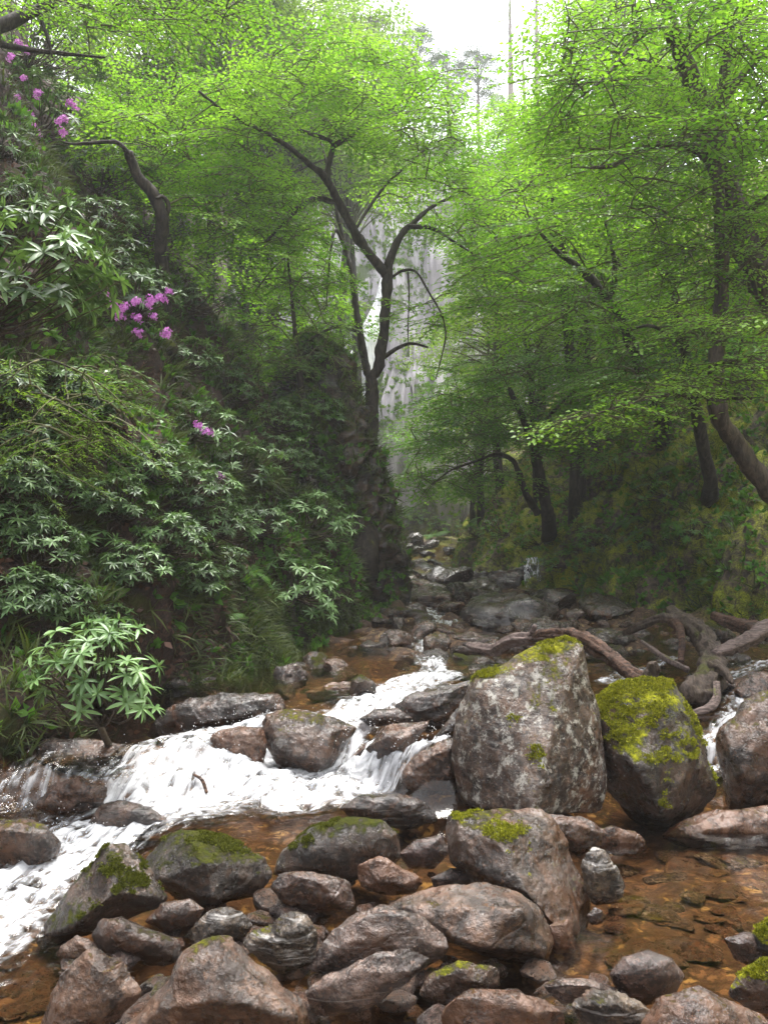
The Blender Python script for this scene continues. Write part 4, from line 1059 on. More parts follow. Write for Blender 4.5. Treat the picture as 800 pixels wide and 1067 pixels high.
def long_leaf(w=.15, rows=5, droop=.25, fold=.05):
    t = np.linspace(0, 1, rows)
    wd = w * np.sin(np.pi * np.clip(t * .93 + .05, 0, 1)) ** .7
    V = []
    for a, b in zip(t, wd):
        z = -droop * a * a
        V += [[a, b, z + fold * b / w], [a, 0, z], [a, -b, z + fold * b / w]]
    F = []
    for i in range(rows - 1):
        k = i * 3
        F += [[k, k + 1, k + 4, k + 3], [k + 1, k + 2, k + 5, k + 4]]
    return np.array(V), [np.array(F)]


RLEAF = long_leaf(.115, 5, .22)
RLEAF3 = long_leaf(.13, 3, .2)
BLADE = (np.array([[0, .03, 0], [0, -.03, 0], [.55, .025, .0], [.55, -.025, .0], [1, 0, -.25]]), [np.array([[0, 1, 3, 2]]), np.array([[2, 3, 4]])])


def make_plate(L, leaf, seed, narrow=False, drp=.12, dens=1.0):
    """A flat spray about L metres long along +X: leaf positions, leaf matrices and a light twig mesh."""
    rg = np.random.default_rng(seed)
    P, D, tw = [], [], Buf()
    n = max(5, int(L / .085))
    ax = lambda t: np.array([L * t, .10 * L * math.sin(t * 2.2 + seed), -drp * L * t * t])
    main = np.array([ax(t) for t in np.linspace(0, 1, 7)])
    tw.tube(main, np.linspace(.009, .003, 7), 3, 1)
    sp = leaf * .62 / dens
    for i in range(n):
        t = (i + .6) / n
        side = 1 if i % 2 else -1
        l = L * (.50 * math.sin(math.pi * (.18 + .78 * t)) + .06) * rg.uniform(.7, 1.15)
        a = R(rg.uniform(38, 62)) * side
        d = np.array([math.cos(a), math.sin(a), 0])
        p0 = ax(t)
        m = max(2, int(l / sp))
        tip = p0 + d * l + [0, 0, -drp * l * .8]
        if not narrow: tw.tube(np.array([p0, (p0 + tip) / 2 + [0, 0, .03 * l], tip]), [.005, .003, .002], 3, 1)
        for j in range(m):
            s = (j + .5) / m
            q = p0 + d * l * s + np.array([0, 0, -drp * l * s * s * .8])
            b = a + (1 if j % 2 else -1) * R(rg.uniform(35, 65)) * (0.4 if j == m - 1 else 1)
            P.append(q + rg.normal(0, .008, 3)); D.append([math.cos(b), math.sin(b), rg.normal(-.12, .18)])
    P, D = np.array(P), np.array(D)
    up = np.tile([0, 0, 1.0], (len(P), 1)) + rg.normal(0, .22, (len(P), 3))
    Mx = frames(D, up) * (leaf * rg.uniform(.7, 1.15, len(P)))[:, None, None]
    if narrow: Mx = Mx @ np.diag([1.0, .35, 1.0])
    return P, Mx, np.concatenate(tw.V), [f for f, _ in tw.F]


_pl = {}
def plates(L, leaf, narrow=False, drp=.12, dens=1.0):
    k = (L, leaf, narrow, drp, dens)
    if k not in _pl: _pl[k] = [make_plate(L, leaf, s, narrow, drp, dens) for s in range(5)]
    return _pl[k]


def stamp_plate(buf, pl, pos, direc, pitch=0.0, roll=0.0, scale=1.0, tone=None):
    P, Mx, tv, tf = pl
    d = np.array([direc[0], direc[1], math.tan(pitch) * math.hypot(direc[0], direc[1])])[None]
    Fm = frames(d, np.array([[0, 0, 1.0]]), np.array([roll]))[0]
    n = len(P)
    pp = P @ Fm.T * scale + pos
    mm = np.einsum("ij,njk->nik", Fm, Mx) * min(scale, 1.15)
    tn = np.clip((RNG.random(n) * .6 + .2) if tone is None else (tone + RNG.normal(0, .16, n)), 0, 1)
    buf.stamp(LEAF4[0], LEAF4[1], mm, pp, 0, tn)
    buf.add(tv @ Fm.T * scale + pos, tf, 1)


def w3(path):
    return np.array([at(*p) for p in path])


CROWN = 1.5


def tree(name, label, cat, limbs, regions, more=1.0, leafm="beech", bark="bark", leaf=.075, L=.9, dens=1.0, group=None, pitch=(-.30, .08), base=None, drp=.14, narrow=False, maxreach=9.0, gnarl=.34):
    """limbs: [(photo path with distance, r0, r1)], the first is the trunk; regions: [(photo polygon, Y0, Y1, sprays)]."""
    lw = []
    for path, r0, r1 in limbs:
        P = smooth_line(w3(path), 6)
        lw.append((P, np.linspace(r0, r1, len(P))))
    P0, r0_ = lw[0]
    g = drop(P0[0, 0], P0[0, 1], P0[0, 2] + .5)
    if g[2] < P0[0, 2] - .05:  # root the trunk in the slope
        q_, qn_ = hit(limbs[0][0][0][0], limbs[0][0][0][1] + 18)
        if np.linalg.norm(q_ - P0[0]) < 5.0: g = q_
        lw[0] = (np.vstack([[g - qn_ * .5 - [0, 0, .35]], [g], [g * .55 + P0[0] * .45], P0]), np.concatenate([[r0_[0] * 2.2, r0_[0] * 1.55, r0_[0] * 1.12], r0_]))
    base = lw[0][0][0] if base is None else np.array(base, float)
    t = thing(name, base, label, cat, group)
    for i, (P, r) in enumerate(lw):
        V, q, f = tube(P, r, 10 if r[0] > .05 else 7, gnarl)
        mk("trunk" if i == 0 else "limb", V, [q, f], M[bark], parent=t, base=base)
    nodes = np.vstack([P[len(P) // 3:] if i == 0 else P for i, (P, r) in enumerate(lw)])
    buf = Buf()
    tg = []
    for poly, Y0, Y1, n in regions:
        for (x, y) in sample_poly(poly, int(n * CROWN * more), 3):
            tg.append(at(x, y, random.uniform(Y0, Y1)))
    tg = np.array(tg)
    dmin = np.array([np.linalg.norm(nodes - p, axis=1).min() for p in tg])
    pls = plates(L, leaf, narrow, drp, dens)
    for k in dmin.argsort():
        p = tg[k]
        dd = np.linalg.norm((nodes - p) * [1, 1, 1.3], axis=1) + .5 * np.maximum(nodes[:, 2] - p[2], 0)
        q = nodes[dd.argmin()]
        v = p - q
        d = np.linalg.norm(v)
        if d > maxreach: continue
        h = v[:2] / (np.linalg.norm(v[:2]) + 1e-6)
        a = math.atan2(h[1], h[0]) + random.gauss(0, .55)
        h = np.array([math.cos(a), math.sin(a)])
        mid = (p + q) / 2 + np.array([0, 0, .10 * d]) + RNG.normal(0, .05 * d, 3)
        br = smooth_line(np.array([q, mid, p]), 4)
        r0 = .008 + .010 * d
        buf.tube(br, np.linspace(r0, .007, len(br)), 5, 1, .15)
        tone = np.clip(RNG.normal(.48, .24), .02, .95)
        s = random.uniform(.75, 1.25)
        stamp_plate(buf, random.choice(pls), p - np.array([*h, 0]) * .25 * L, h, random.uniform(*pitch), random.gauss(0, .22), s, tone)
        if d > .8: stamp_plate(buf, random.choice(pls), mid, np.array([math.cos(a + 1.0), math.sin(a + 1.0)]) , random.uniform(*pitch), random.gauss(0, .2), s * .8, tone)
        nodes = np.vstack([nodes, br[2:]])
    buf.build("crown", [M[leafm], M["twig"]], parent=t, base=base)
    return t


# ---------------------------------------------------------------- the tree in the middle
tree("oak_tree", "dark forked tree on the cliff edge in front of the waterfall", "tree", [
    ([(383, 540, 15.0), (387, 510, 15), (385, 480, 15), (387, 440, 15), (387, 415, 15), (387, 392, 15)], .16, .115),
    ([(387, 394, 15), (394, 383, 15), (398, 358, 14.9), (402, 315, 14.9), (404, 286, 14.9)], .105, .10),
    ([(404, 288, 14.9), (380, 259, 14.7), (368, 238, 14.6), (353, 211, 14.4), (340, 187, 14.2), (325, 173, 14), (302, 154, 13.7), (280, 140, 13.5), (240, 120, 13.1), (207, 95, 12.8)], .105, .02),
    ([(404, 288, 14.9), (407, 268, 14.9), (419, 244, 15), (434, 229, 15.1), (452, 214, 15.2), (480, 202, 15.4)], .09, .02),
    ([(428, 236, 15), (450, 238, 14.6), (470, 250, 14.3), (492, 264, 14.0)], .05, .015),
    ([(387, 394, 15), (381, 382, 15.1), (374, 340, 15.2), (371, 322, 15.3), (365, 280, 15.4), (360, 259, 15.5), (352, 225, 15.6), (346, 195, 15.7), (335, 150, 15.8)], .085, .02),
    ([(347, 211, 14.4), (330, 206, 14.1), (313, 215, 13.8), (296, 232, 13.6), (277, 252, 13.4)], .055, .022),
    ([(340, 187, 14.2), (343, 168, 14.2), (347, 150, 14.2), (335, 143, 14.0), (310, 135, 13.6)], .06, .03),
    ([(347, 152, 14.2), (365, 142, 14.3), (378, 132, 14.4), (400, 118, 14.6), (430, 100, 14.8), (455, 80, 15)], .06, .015),
    ([(404, 190, 15.3), (428, 169, 15.3), (448, 150, 15.3), (451, 138, 15.3)], .03, .01),
    ([(370, 240, 14.6), (385, 215, 15), (404, 190, 15.3)], .03, .028),
    ([(404, 292, 14.9), (420, 282, 14.8), (434, 284, 14.7), (447, 305, 14.6), (460, 328, 14.5), (464, 350, 14.5), (459, 375, 14.5), (454, 395, 14.5)], .03, .01),
    ([(425, 283, 14.8), (426, 310, 14.9), (425, 345, 15.0), (426, 372, 15)], .018, .008),
    ([(376, 347, 15.2), (360, 341, 14.9), (345, 342, 14.7), (320, 355, 14.4)], .045, .02),
    ([(398, 374, 15), (415, 362, 15.1), (430, 358, 15.2), (446, 362, 15.3)], .045, .02),
    ([(361, 262, 15.5), (350, 240, 15.3), (345, 258, 15.1), (342, 290, 15), (340, 320, 15)], .04, .012),
], [
    ([(100, 115), (190, 90), (260, 60), (340, 35), (430, 55), (470, 95), (490, 150), (430, 175), (330, 130), (230, 150), (130, 190)], 12.3, 15.5, 95),
    ([(200, 180), (250, 150), (330, 190), (300, 270), (230, 250), (195, 225)], 12.5, 15, 30),
    ([(400, 175), (470, 150), (500, 200), (495, 260), (450, 250), (420, 215)], 13.5, 16.5, 16),
    ([(300, 330), (360, 335), (430, 305), (480, 300), (470, 340), (400, 330), (330, 350)], 14.2, 15.2, 5),
    ([(280, 240), (340, 225), (345, 300), (290, 320)], 14, 15.8, 9),
], leaf=.082, L=1.05, dens=1.0, more=1.5, base=at(383, 540, 15))

YS = hit(172, 345)[0][1] - .1
tree("beech_tree", "crooked dark sapling trunk with a bent top on the left hillside", "tree", [
    ([(172, 345, YS), (171, 300, YS - .3), (168, 255, YS - .6), (170, 228, YS - .8), (160, 203, YS - .9), (147, 187, YS - 1.0), (138, 170, YS - 1.1), (134, 158, YS - 1.2)], .12, .07),
    ([(170, 232, YS - .8), (176, 215, YS - .8), (170, 205, YS - .9), (163, 207, YS - 1)], .05, .02),
    ([(134, 159, YS - 1.2), (120, 148, YS - 1.3), (80, 150, YS - 1.4), (66, 148, YS - 1.5)], .045, .012),
], [([(70, 60), (170, 50), (260, 110), (240, 230), (190, 300), (110, 230), (60, 160)], YS, YS + 2.2, 48),
    ([(180, 240), (330, 230), (370, 330), (330, 390), (230, 380), (180, 320)], 14.5, 17, 46)], leafm="beech", leaf=.085, L=.95, base=at(172, 345, YS))

tree("beech_tree", "tree leaning in from the left with fine bright leaves over the flowering rhododendrons", "tree", [
    ([(-120, 330, 9.5), (-100, 200, 9.5), (-70, 100, 9.6), (-20, 40, 9.8), (40, 10, 10.2), (100, -20, 10.5)], .16, .05),
    ([(-20, 40, 9.8), (20, 50, 10), (60, 55, 10.3), (110, 60, 10.6)], .05, .015),
    ([(40, 10, 10.2), (50, 40, 10.2), (55, 60, 10.2)], .03, .01),
], [([(-10, -30), (280, -30), (250, 20), (160, 38), (90, 30), (0, 8)], 9, 11.5, 62)], leaf=.06, L=.7)

tree("beech_tree", "big leaning mossy trunk with a long arching side limb on the right slope", "tree", [
    ([(880, 430, 11.5), (835, 360, 11.3), (800, 305, 11), (775, 250, 11), (760, 205, 11), (745, 165, 11), (735, 125, 10.9), (715, 70, 10.7), (697, 20, 10.4), (685, -60, 10.1)], .24, .08),
    ([(746, 172, 11), (730, 158, 10.8), (710, 152, 10.6), (685, 151, 10.4), (660, 158, 10.2), (640, 172, 10.0), (615, 175, 9.8)], .085, .02),
    ([(737, 130, 10.9), (755, 100, 10.9), (785, 65, 10.8), (830, 20, 10.7)], .09, .03),
    ([(697, 22, 10.4), (665, 40, 10.1), (635, 75, 9.8), (610, 98, 9.6)], .045, .012),
    ([(770, 235, 11), (785, 215, 10.8), (800, 205, 10.6), (830, 180, 10.4)], .06, .02),
    ([(715, 70, 10.7), (690, 70, 11.2), (650, 55, 11.6), (610, 45, 12)], .05, .015),
], [([(590, -20), (820, -20), (820, 140), (700, 150), (610, 190), (560, 150), (575, 60)], 8.6, 12.5, 165),
    ([(620, 160), (820, 130), (820, 320), (760, 300), (650, 240)], 9.4, 13, 70)], leafm="beech", bark="bark_moss", leaf=.075, L=.9, maxreach=6)

tree("beech_tree", "mossy kinked trunk rising straight after a bend at the right edge", "tree", [
    ([(850, 560, 10.8), (825, 535, 10.7), (800, 510, 10.6), (782, 485, 10.5), (764, 458, 10.4), (748, 432, 10.3), (744, 400, 10.3), (748, 350, 10.3), (752, 290, 10.3), (750, 230, 10.3), (748, 180, 10.3), (752, 110, 10.3), (760, 20, 10.2)], .15, .06),
    ([(745, 408, 10.3), (735, 411, 9.9), (715, 412, 9.5), (690, 412, 9.2), (650, 422, 8.9), (605, 436, 8.6)], .04, .008),
    ([(748, 396, 10.3), (742, 385, 9.9), (757, 376, 9.6), (778, 383, 9.4), (815, 384, 9.2)], .04, .02),
    ([(722, 412, 9.7), (750, 415, 9.4), (783, 415, 9.2)], .028, .02),
    ([(749, 300, 10.3), (770, 280, 10), (800, 250, 9.7)], .04, .015),
], [([(570, 445), (640, 405), (720, 385), (800, 360), (815, 390), (740, 410), (680, 425), (620, 450)], 8.5, 9.3, 34),
    ([(690, 320), (760, 330), (815, 290), (815, 340), (760, 365), (700, 350)], 8.6, 9.6, 16),
    ([(660, 230), (815, 220), (815, 330), (690, 320)], 10, 13, 40)], leafm="spray_leaf", bark="bark_moss", leaf=.07, L=.75)

tree("beech_tree", "slim dark tree bending left with a hooked branch halfway up the right slope", "tree", [
    ([(690, 440, 15.2), (668, 385, 14.8), (652, 345, 14.4), (637, 320, 14.1), (620, 296, 13.9), (600, 277, 13.7), (580, 262, 13.5), (560, 240, 13.3)], .14, .03),
    ([(634, 314, 14.1), (640, 290, 13.9), (638, 262, 13.7), (630, 232, 13.5)], .06, .02),
    ([(620, 296, 13.9), (612, 310, 13.6), (598, 322, 13.4)], .03, .01),
], [([(480, 210), (560, 160), (640, 180), (690, 250), (690, 330), (620, 370), (540, 350), (480, 300)], 12, 16.5, 105)], leaf=.085, L=1.0)

tree("beech_tree", "small twin-stemmed tree with a low spreading crown at the foot of the right slope", "tree", [
    ([(572, 540, 18.2), (566, 515, 18), (558, 480, 17.8), (553, 460, 17.6), (543, 432, 17.3), (530, 405, 17)], .15, .05),
    ([(560, 535, 18.3), (548, 515, 18), (540, 492, 17.6), (532, 478, 17.3), (515, 474, 17), (497, 480, 16.8)], .09, .03),
    ([(553, 460, 17.6), (575, 430, 17.4), (600, 405, 17.2)], .07, .02),
    ([(497, 480, 16.8), (470, 490, 16.5), (450, 505, 16.3)], .03, .012),
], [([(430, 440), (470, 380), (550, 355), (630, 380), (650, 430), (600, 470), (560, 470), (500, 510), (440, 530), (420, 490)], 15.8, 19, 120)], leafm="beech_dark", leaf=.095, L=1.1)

tree("beech_tree", "leafy tree behind the slim bending one, high on the right slope", "tree", [
    ([(600, 420, 20), (590, 330, 19.5), (585, 250, 19), (560, 170, 18.5), (545, 120, 18)], .16, .04),
    ([(585, 250, 19), (540, 220, 18.5), (500, 200, 18)], .06, .02),
], [([(480, 150), (530, 110), (600, 90), (640, 190), (600, 280), (500, 300), (470, 220)], 17, 22, 85)], leafm="beech", leaf=.10, L=1.25)

tree("beech_tree", "shaded tree filling the hollow between the kinked trunk and the slim bending tree", "tree", [
    ([(740, 500, 14.5), (725, 430, 14), (712, 360, 13.6), (700, 300, 13.3), (690, 250, 13)], .12, .04),
    ([(712, 360, 13.6), (680, 340, 13.2), (650, 345, 12.9)], .05, .015),
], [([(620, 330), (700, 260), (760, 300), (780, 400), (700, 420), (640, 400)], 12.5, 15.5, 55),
    ([(600, 380), (700, 380), (720, 450), (640, 470)], 13.5, 16, 30)], leafm="beech_dark", leaf=.085, L=1.0)

tree("hemlock_tree", "small dark feathery evergreen drooping over the cliff edge left of the middle tree", "evergreen", [
    ([(322, 470, 14.6), (316, 420, 14.6), (310, 370, 14.6), (305, 320, 14.6), (300, 270, 14.6)], .08, .02),
], [([(220, 380), (260, 330), (330, 320), (360, 350), (330, 410), (250, 430)], 13.4, 15, 26)], leafm="needle", leaf=.06, L=.9, narrow=True, drp=.3, dens=1.9, pitch=(-.5, -.1), base=at(322, 470, 14.6))
tree("hemlock_tree", "dark feathery evergreen with drooping sprays at the left edge below the big shiny leaves", "evergreen", [
    ([(-40, 560, 7.2), (-35, 480, 7.2), (-25, 420, 7.2), (-15, 370, 7.2), (-8, 330, 7.2)], .07, .02),
    ([(-25, 420, 7.2), (40, 410, 7), (100, 440, 6.9)], .025, .006),
    ([(-20, 400, 7.2), (40, 375, 7.2), (80, 385, 7.2)], .025, .006),
], [([(-20, 370), (60, 360), (130, 400), (140, 450), (80, 500), (-20, 500)], 6.6, 8.4, 60)], leafm="needle", leaf=.045, L=.6, narrow=True, drp=.3, dens=1.8, pitch=(-.5, 0))
tree("sapling", "thin dark sapling stem with a sparse leafy top in front of the left hillside", "sapling", [
    ([(103, 485, 8.2), (112, 450, 8.2), (120, 420, 8.2), (124, 395, 8.2), (120, 375, 8.1)], .025, .01),
    ([(112, 450, 8.2), (125, 430, 8.1), (140, 420, 8.0)], .012, .005)], [([(95, 365), (135, 360), (150, 420), (120, 430)], 7.9, 8.4, 7)], leafm="rhodo_light", leaf=.08, L=.4)


# ---------------------------------------------------------------- shrubs
def floret_truss():
    b = Buf()
    n = 15
    V = np.array([[0, 0, 0], [.55, .32, .1], [1, .16, .0], [1, -.16, 0], [.55, -.32, .1]])
    F = [np.array([[0, 1, 2, 3, 4]])]
    pos, Ms = [], []
    for i in range(n):
        z = 1 - 1.35 * (i + .5) / n
        ph = i * 2.4
        s = math.sqrt(max(0, 1 - z * z))
        c = np.array([s * math.cos(ph), s * math.sin(ph), z * .85])
        for k in range(5):
            a = k * 2 * math.pi / 5
            u = np.cross(c, [.3, .2, .9]); u /= np.linalg.norm(u); w_ = np.cross(c, u); w_ /= np.linalg.norm(w_)
            d = u * math.cos(a) + w_ * math.sin(a) + c * .45
            Ms.append(frames(d[None] + RNG.normal(0, .2, (1, 3)), c[None])[0] * RNG.uniform(.026, .040)); pos.append(c * (.045 + .028 * math.sin(i * 7.3)))
    b.stamp(V, F, np.array(Ms), np.array(pos), 0)
    o = b.build("flower_truss", [M["petal"]])
    me = o.data; bpy.data.objects.remove(o)
    return me


TRUSS = floret_truss()


def rhodo(label, base, centre, rad, nwh, leafL=.14, mat="rhodo", flowers=(), group=None, name="rhododendron", low=-.35, lod=True, young=.15, stems=.6):
    base, centre, rad = np.array(base, float), np.array(centre, float), np.array(rad, float) * np.ones(3)
    t = thing(name, base, label, "shrub", group)
    buf, st = Buf(), Buf()
    tips = []
    for i in range(nwh):
        while True:
            d = RNG.normal(size=3); d /= np.linalg.norm(d)
            if d[2] > low: break
        k = RNG.uniform(.45, 1.0) ** .6 * (1 + .22 * perlin(np.array([d * 2.3 + base]))[0])
        tips.append((centre + d * rad * k, d))
    hub = [base + (centre - base) * f + RNG.normal(0, .05, 3) * rad for f in (.35, .55, .75)]
    st.tube(smooth_line(np.array([base, hub[0], hub[1], hub[2]]), 4), np.linspace(.03, .014, 13), 6, 0)
    for i, (p, d) in enumerate(tips):
        if RNG.random() < stems:
            h = hub[RNG.integers(0, 3)]
            m = (h + p) / 2 - np.array([0, 0, .12 * np.linalg.norm(p - h)]) + RNG.normal(0, .03, 3)
            ln = smooth_line(np.array([h, m, p]), 3)
            st.tube(ln, np.linspace(.012, .005, len(ln)), 4, 0)
        ax = d * .55 + np.array([0, 0, .75]) + RNG.normal(0, .15, 3); ax /= np.linalg.norm(ax)
        u = np.cross(ax, [.4, .3, .86]); u /= np.linalg.norm(u); v = np.cross(ax, u)
        n = RNG.integers(7, 12)
        a = np.arange(n) * 2 * math.pi / n + RNG.normal(0, .15, n)
        el = RNG.uniform(-.25, .35, n)
        D = np.cos(a)[:, None] * u + np.sin(a)[:, None] * v + el[:, None] * ax
        isy = RNG.random() < young
        s = leafL * RNG.uniform(.7, 1.12, n)
        Mx = frames(D, np.tile(ax, (n, 1)) + RNG.normal(0, .15, (n, 3))) * s[:, None, None]
        tp = RLEAF3 if lod else RLEAF
        buf.stamp(tp[0], tp[1], Mx, np.tile(p, (n, 1)), 1 if isy else 0, np.clip(RNG.normal(.45, .2) + RNG.normal(0, .15, n), 0, 1))
        if RNG.random() < .5:
            n2 = 4
            D = ax + RNG.normal(0, .35, (n2, 3))
            buf.stamp(tp[0], tp[1], frames(D, RNG.normal(size=(n2, 3))) * leafL * .5, np.tile(p, (n2, 1)), 1, .5 + .3 * RNG.random(n2))
    st.build("stem", [M["stem"]], parent=t, base=base)
    buf.build("foliage", [M[mat], M["rhodo_light"]], parent=t, base=base)
    for (fx, fy) in flowers:
        dd = ray(fx, fy)
        Yf = centre[1] - rad[1] * random.uniform(1.1, 1.3)
        p = CAM + dd * Yf / dd[1]
        o = bpy.data.objects.new("flower_truss", TRUSS); COL.objects.link(o)
        o.parent = t
        o.location = [float(c) for c in p - base]
        o.rotation_euler = (random.uniform(-.6, .2), random.uniform(-.4, .4), random.uniform(0, 6))
        o.scale = (random.uniform(.65, 1.05) * max(1.0, Yf / 13),) * 3
    return t


def rhodo_at(label, px, py, rpx, nwh, lift=.45, asp=.8, **kw):
    p, n = hit(px, py)
    Y = p[1]
    r = rpx / FPX * Y
    nn = n + np.array([0, -.2, .5]); nn /= np.linalg.norm(nn)
    return rhodo(label, p - n * .1, p + nn * r * lift, (r, r * .85, r * asp), nwh, **kw)


rhodo("young pale green rhododendron reaching over the rapids from the left bank", at(118, 785, 6.0), at(100, 705, 5.35), (.47, .38, .38), 80, .118, "rhodo_light", lod=False, low=-.6, stems=1.0, young=.7)
rhodo("tall rhododendron with big shiny leaves hanging in from the left edge", at(-120, 380, 6.4), at(25, 275, 6.0), (.75, .6, .5), 95, .16, "rhodo", lod=False, low=-.8, young=.45)
rhodo_at("mauve-flowering rhododendron in the upper left corner", 25, 90, 85, 110, mat="rhodo", leafL=.15, flowers=[(20, 45), (27, 52), (8, 92), (17, 103), (3, 118), (25, 82), (40, 98), (12, 60), (3, 88), (30, 16)])
rhodo_at("mauve-flowering rhododendron right of the upper-left corner one", 80, 85, 70, 90, leafL=.15, flowers=[(86, 74), (75, 76), (106, 66), (122, 78), (88, 72), (80, 57), (67, 64), (104, 45), (45, 106), (52, 108), (61, 109)])
rhodo_at("mauve-flowering rhododendron under the two corner ones", 50, 150, 75, 100, leafL=.15, flowers=[(74, 108), (79, 112), (20, 121), (32, 119), (35, 132), (38, 138), (62, 127), (67, 124), (65, 138), (53, 180), (48, 195), (60, 192)])
rhodo_at("dark rhododendron between the flowering group and the crooked sapling", 110, 210, 60, 70, leafL=.15)
rhodo_at("mauve-flowering rhododendron halfway up the hillside above the brown litter", 140, 335, 52, 80, leafL=.14, flowers=[(118, 318), (130, 321), (142, 315), (157, 313), (176, 304), (160, 330), (144, 347), (155, 318), (143, 332), (174, 348), (110, 308), (168, 312), (125, 330)])
rhodo_at("rhododendron with two mauve flowers in the middle of the left hillside", 200, 460, 45, 55, leafL=.13, flowers=[(206, 444), (217, 451)], young=.35)
rhodo_at("rhododendron with one mauve flower near the cliff", 250, 505, 46, 60, leafL=.13, flowers=[(229, 497)], young=.4)
rhodo_at("bright green rhododendron hanging down the cliff just above the bank", 305, 625, 50, 85, leafL=.14, mat="rhodo_light", young=.5, low=-.7, lift=.3)
rhodo_at("bright green rhododendron next to the hanging one, higher on the cliff", 320, 560, 48, 70, leafL=.14, mat="rhodo_light", young=.5, low=-.6, lift=.3)
rhodo_at("green rhododendron at the cliff edge beside the forked tree's foot", 345, 510, 36, 50, leafL=.13, young=.4, low=-.6, lift=.3)
rhodo_at("pale-leaved rhododendron above the bank with whitish star whorls", 90, 575, 30, 14, leafL=.15, mat="rhodo_light", young=.9)
for (x, y, r, lb) in [(318, 392, 34, "light green bush on the brow of the cliff under the small feathery evergreen"), (335, 440, 30, "light green bush growing out of the cliff face left of the forked tree's trunk"), (285, 450, 34, "light green bush in the cleft where the cliff meets the hillside")]:
    rhodo_at(lb, x, y, r, 80, leafL=.10, name="bush", mat="rhodo_light", young=.5, lift=.4)
MID = [(150, 500, 45), (190, 525, 45), (120, 540, 45), (170, 575, 42), (215, 560, 42), (260, 560, 40), (60, 530, 45), (40, 590, 45), (130, 610, 40), (285, 490, 38), (300, 440, 36), (240, 600, 36), (30, 470, 40), (70, 640, 42), (200, 620, 36), (10, 520, 45), (5, 420, 40), (20, 640, 45), (110, 660, 34), (15, 560, 40), (50, 410, 36), (95, 440, 36)]
for i, (x, y, r) in enumerate(MID):
    rhodo_at("dark rhododendron in the thicket covering the lower left hillside", x, y, r, 120, leafL=.088, group="rhododendrons of the lower left thicket", young=.25)
UPL = [(5, 165, 50), (10, 330, 40), (100, 250, 40), (190, 390, 36), (235, 420, 36), (60, 330, 40), (200, 330, 40), (250, 330, 40), (150, 260, 46), (210, 270, 46), (20, 230, 46), (270, 280, 44), (110, 290, 40), (300, 380, 30)]
for i, (x, y, r) in enumerate(UPL):
    rhodo_at("leafy bush on the left hillside under the crooked sapling", x, y, r, 70, leafL=.11, group="bushes on the middle left hillside", name="bush", young=.3)
RB = [(600, 530, 30), (640, 500, 34), (690, 520, 34), (530, 560, 30), (500, 560, 26), (620, 570, 26), (720, 560, 26), (590, 590, 24), (480, 545, 26), (670, 570, 22), (560, 570, 24)]
for i, (x, y, r) in enumerate(RB):
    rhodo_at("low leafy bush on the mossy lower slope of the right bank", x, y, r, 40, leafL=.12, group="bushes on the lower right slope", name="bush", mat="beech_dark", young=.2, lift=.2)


for (x, y, r) in [(430, 500, 24), (452, 468, 26), (472, 512, 24), (440, 545, 20), (486, 480, 26), (420, 465, 22), (462, 556, 20), (505, 525, 24), (448, 520, 22), (425, 540, 16)]:
    rhodo_at("pale green bush on the misty bank below the waterfall", x, y, r, 60, leafL=.22, group="pale bushes near the waterfall", name="bush", mat="beech_far", young=.3, lift=.2)


# ---------------------------------------------------------------- ferns
def fern_template(nf=8, seed=0):
    rg = np.random.default_rng(seed)
    b = Buf()
    pv = np.array([[0, .09, 0], [0, -.09, 0], [.6, -.07, -.02], [1, 0, -.08], [.6, .07, -.02]])
    pf = [np.array([[0, 1, 2, 3, 4]])]
    for i in range(nf):
        a = i * 2 * math.pi / nf + rg.normal(0, .25)
        h = np.array([math.cos(a), math.sin(a), 0])
        L = rg.uniform(.75, 1.1)
        t = np.linspace(0, 1, 9)
        rise = rg.uniform(.5, .9)
        C = h * (L * t)[:, None] + np.array([0, 0, 1.0]) * (rise * L * (t * 1.15 - t * t * 1.1))[:, None]
        b.tube(C, np.linspace(.012, .004, 9), 3, 0)
        s = np.cross(h, [0, 0, 1])
        tt = np.linspace(.12, .98, 17)
        pos = np.stack([np.interp(tt, t, C[:, k]) for k in range(3)], -1)
        dv = np.gradient(pos, axis=0); dv /= np.linalg.norm(dv, axis=1)[:, None]
        ln = .30 * np.sin(np.pi * (tt * .88 + .1)) ** .8
        for sg in (1, -1):
            D = s * sg + dv * .35 + np.array([0, 0, -.15])
            b.stamp(pv, pf, frames(D, np.cross(dv, s) * -1.0) * ln[:, None, None], pos, 0, np.clip(.3 + .5 * tt, 0, 1))
    o = b.build("fern", [M["fern"]])
    me = o.data; bpy.data.objects.remove(o)
    return me


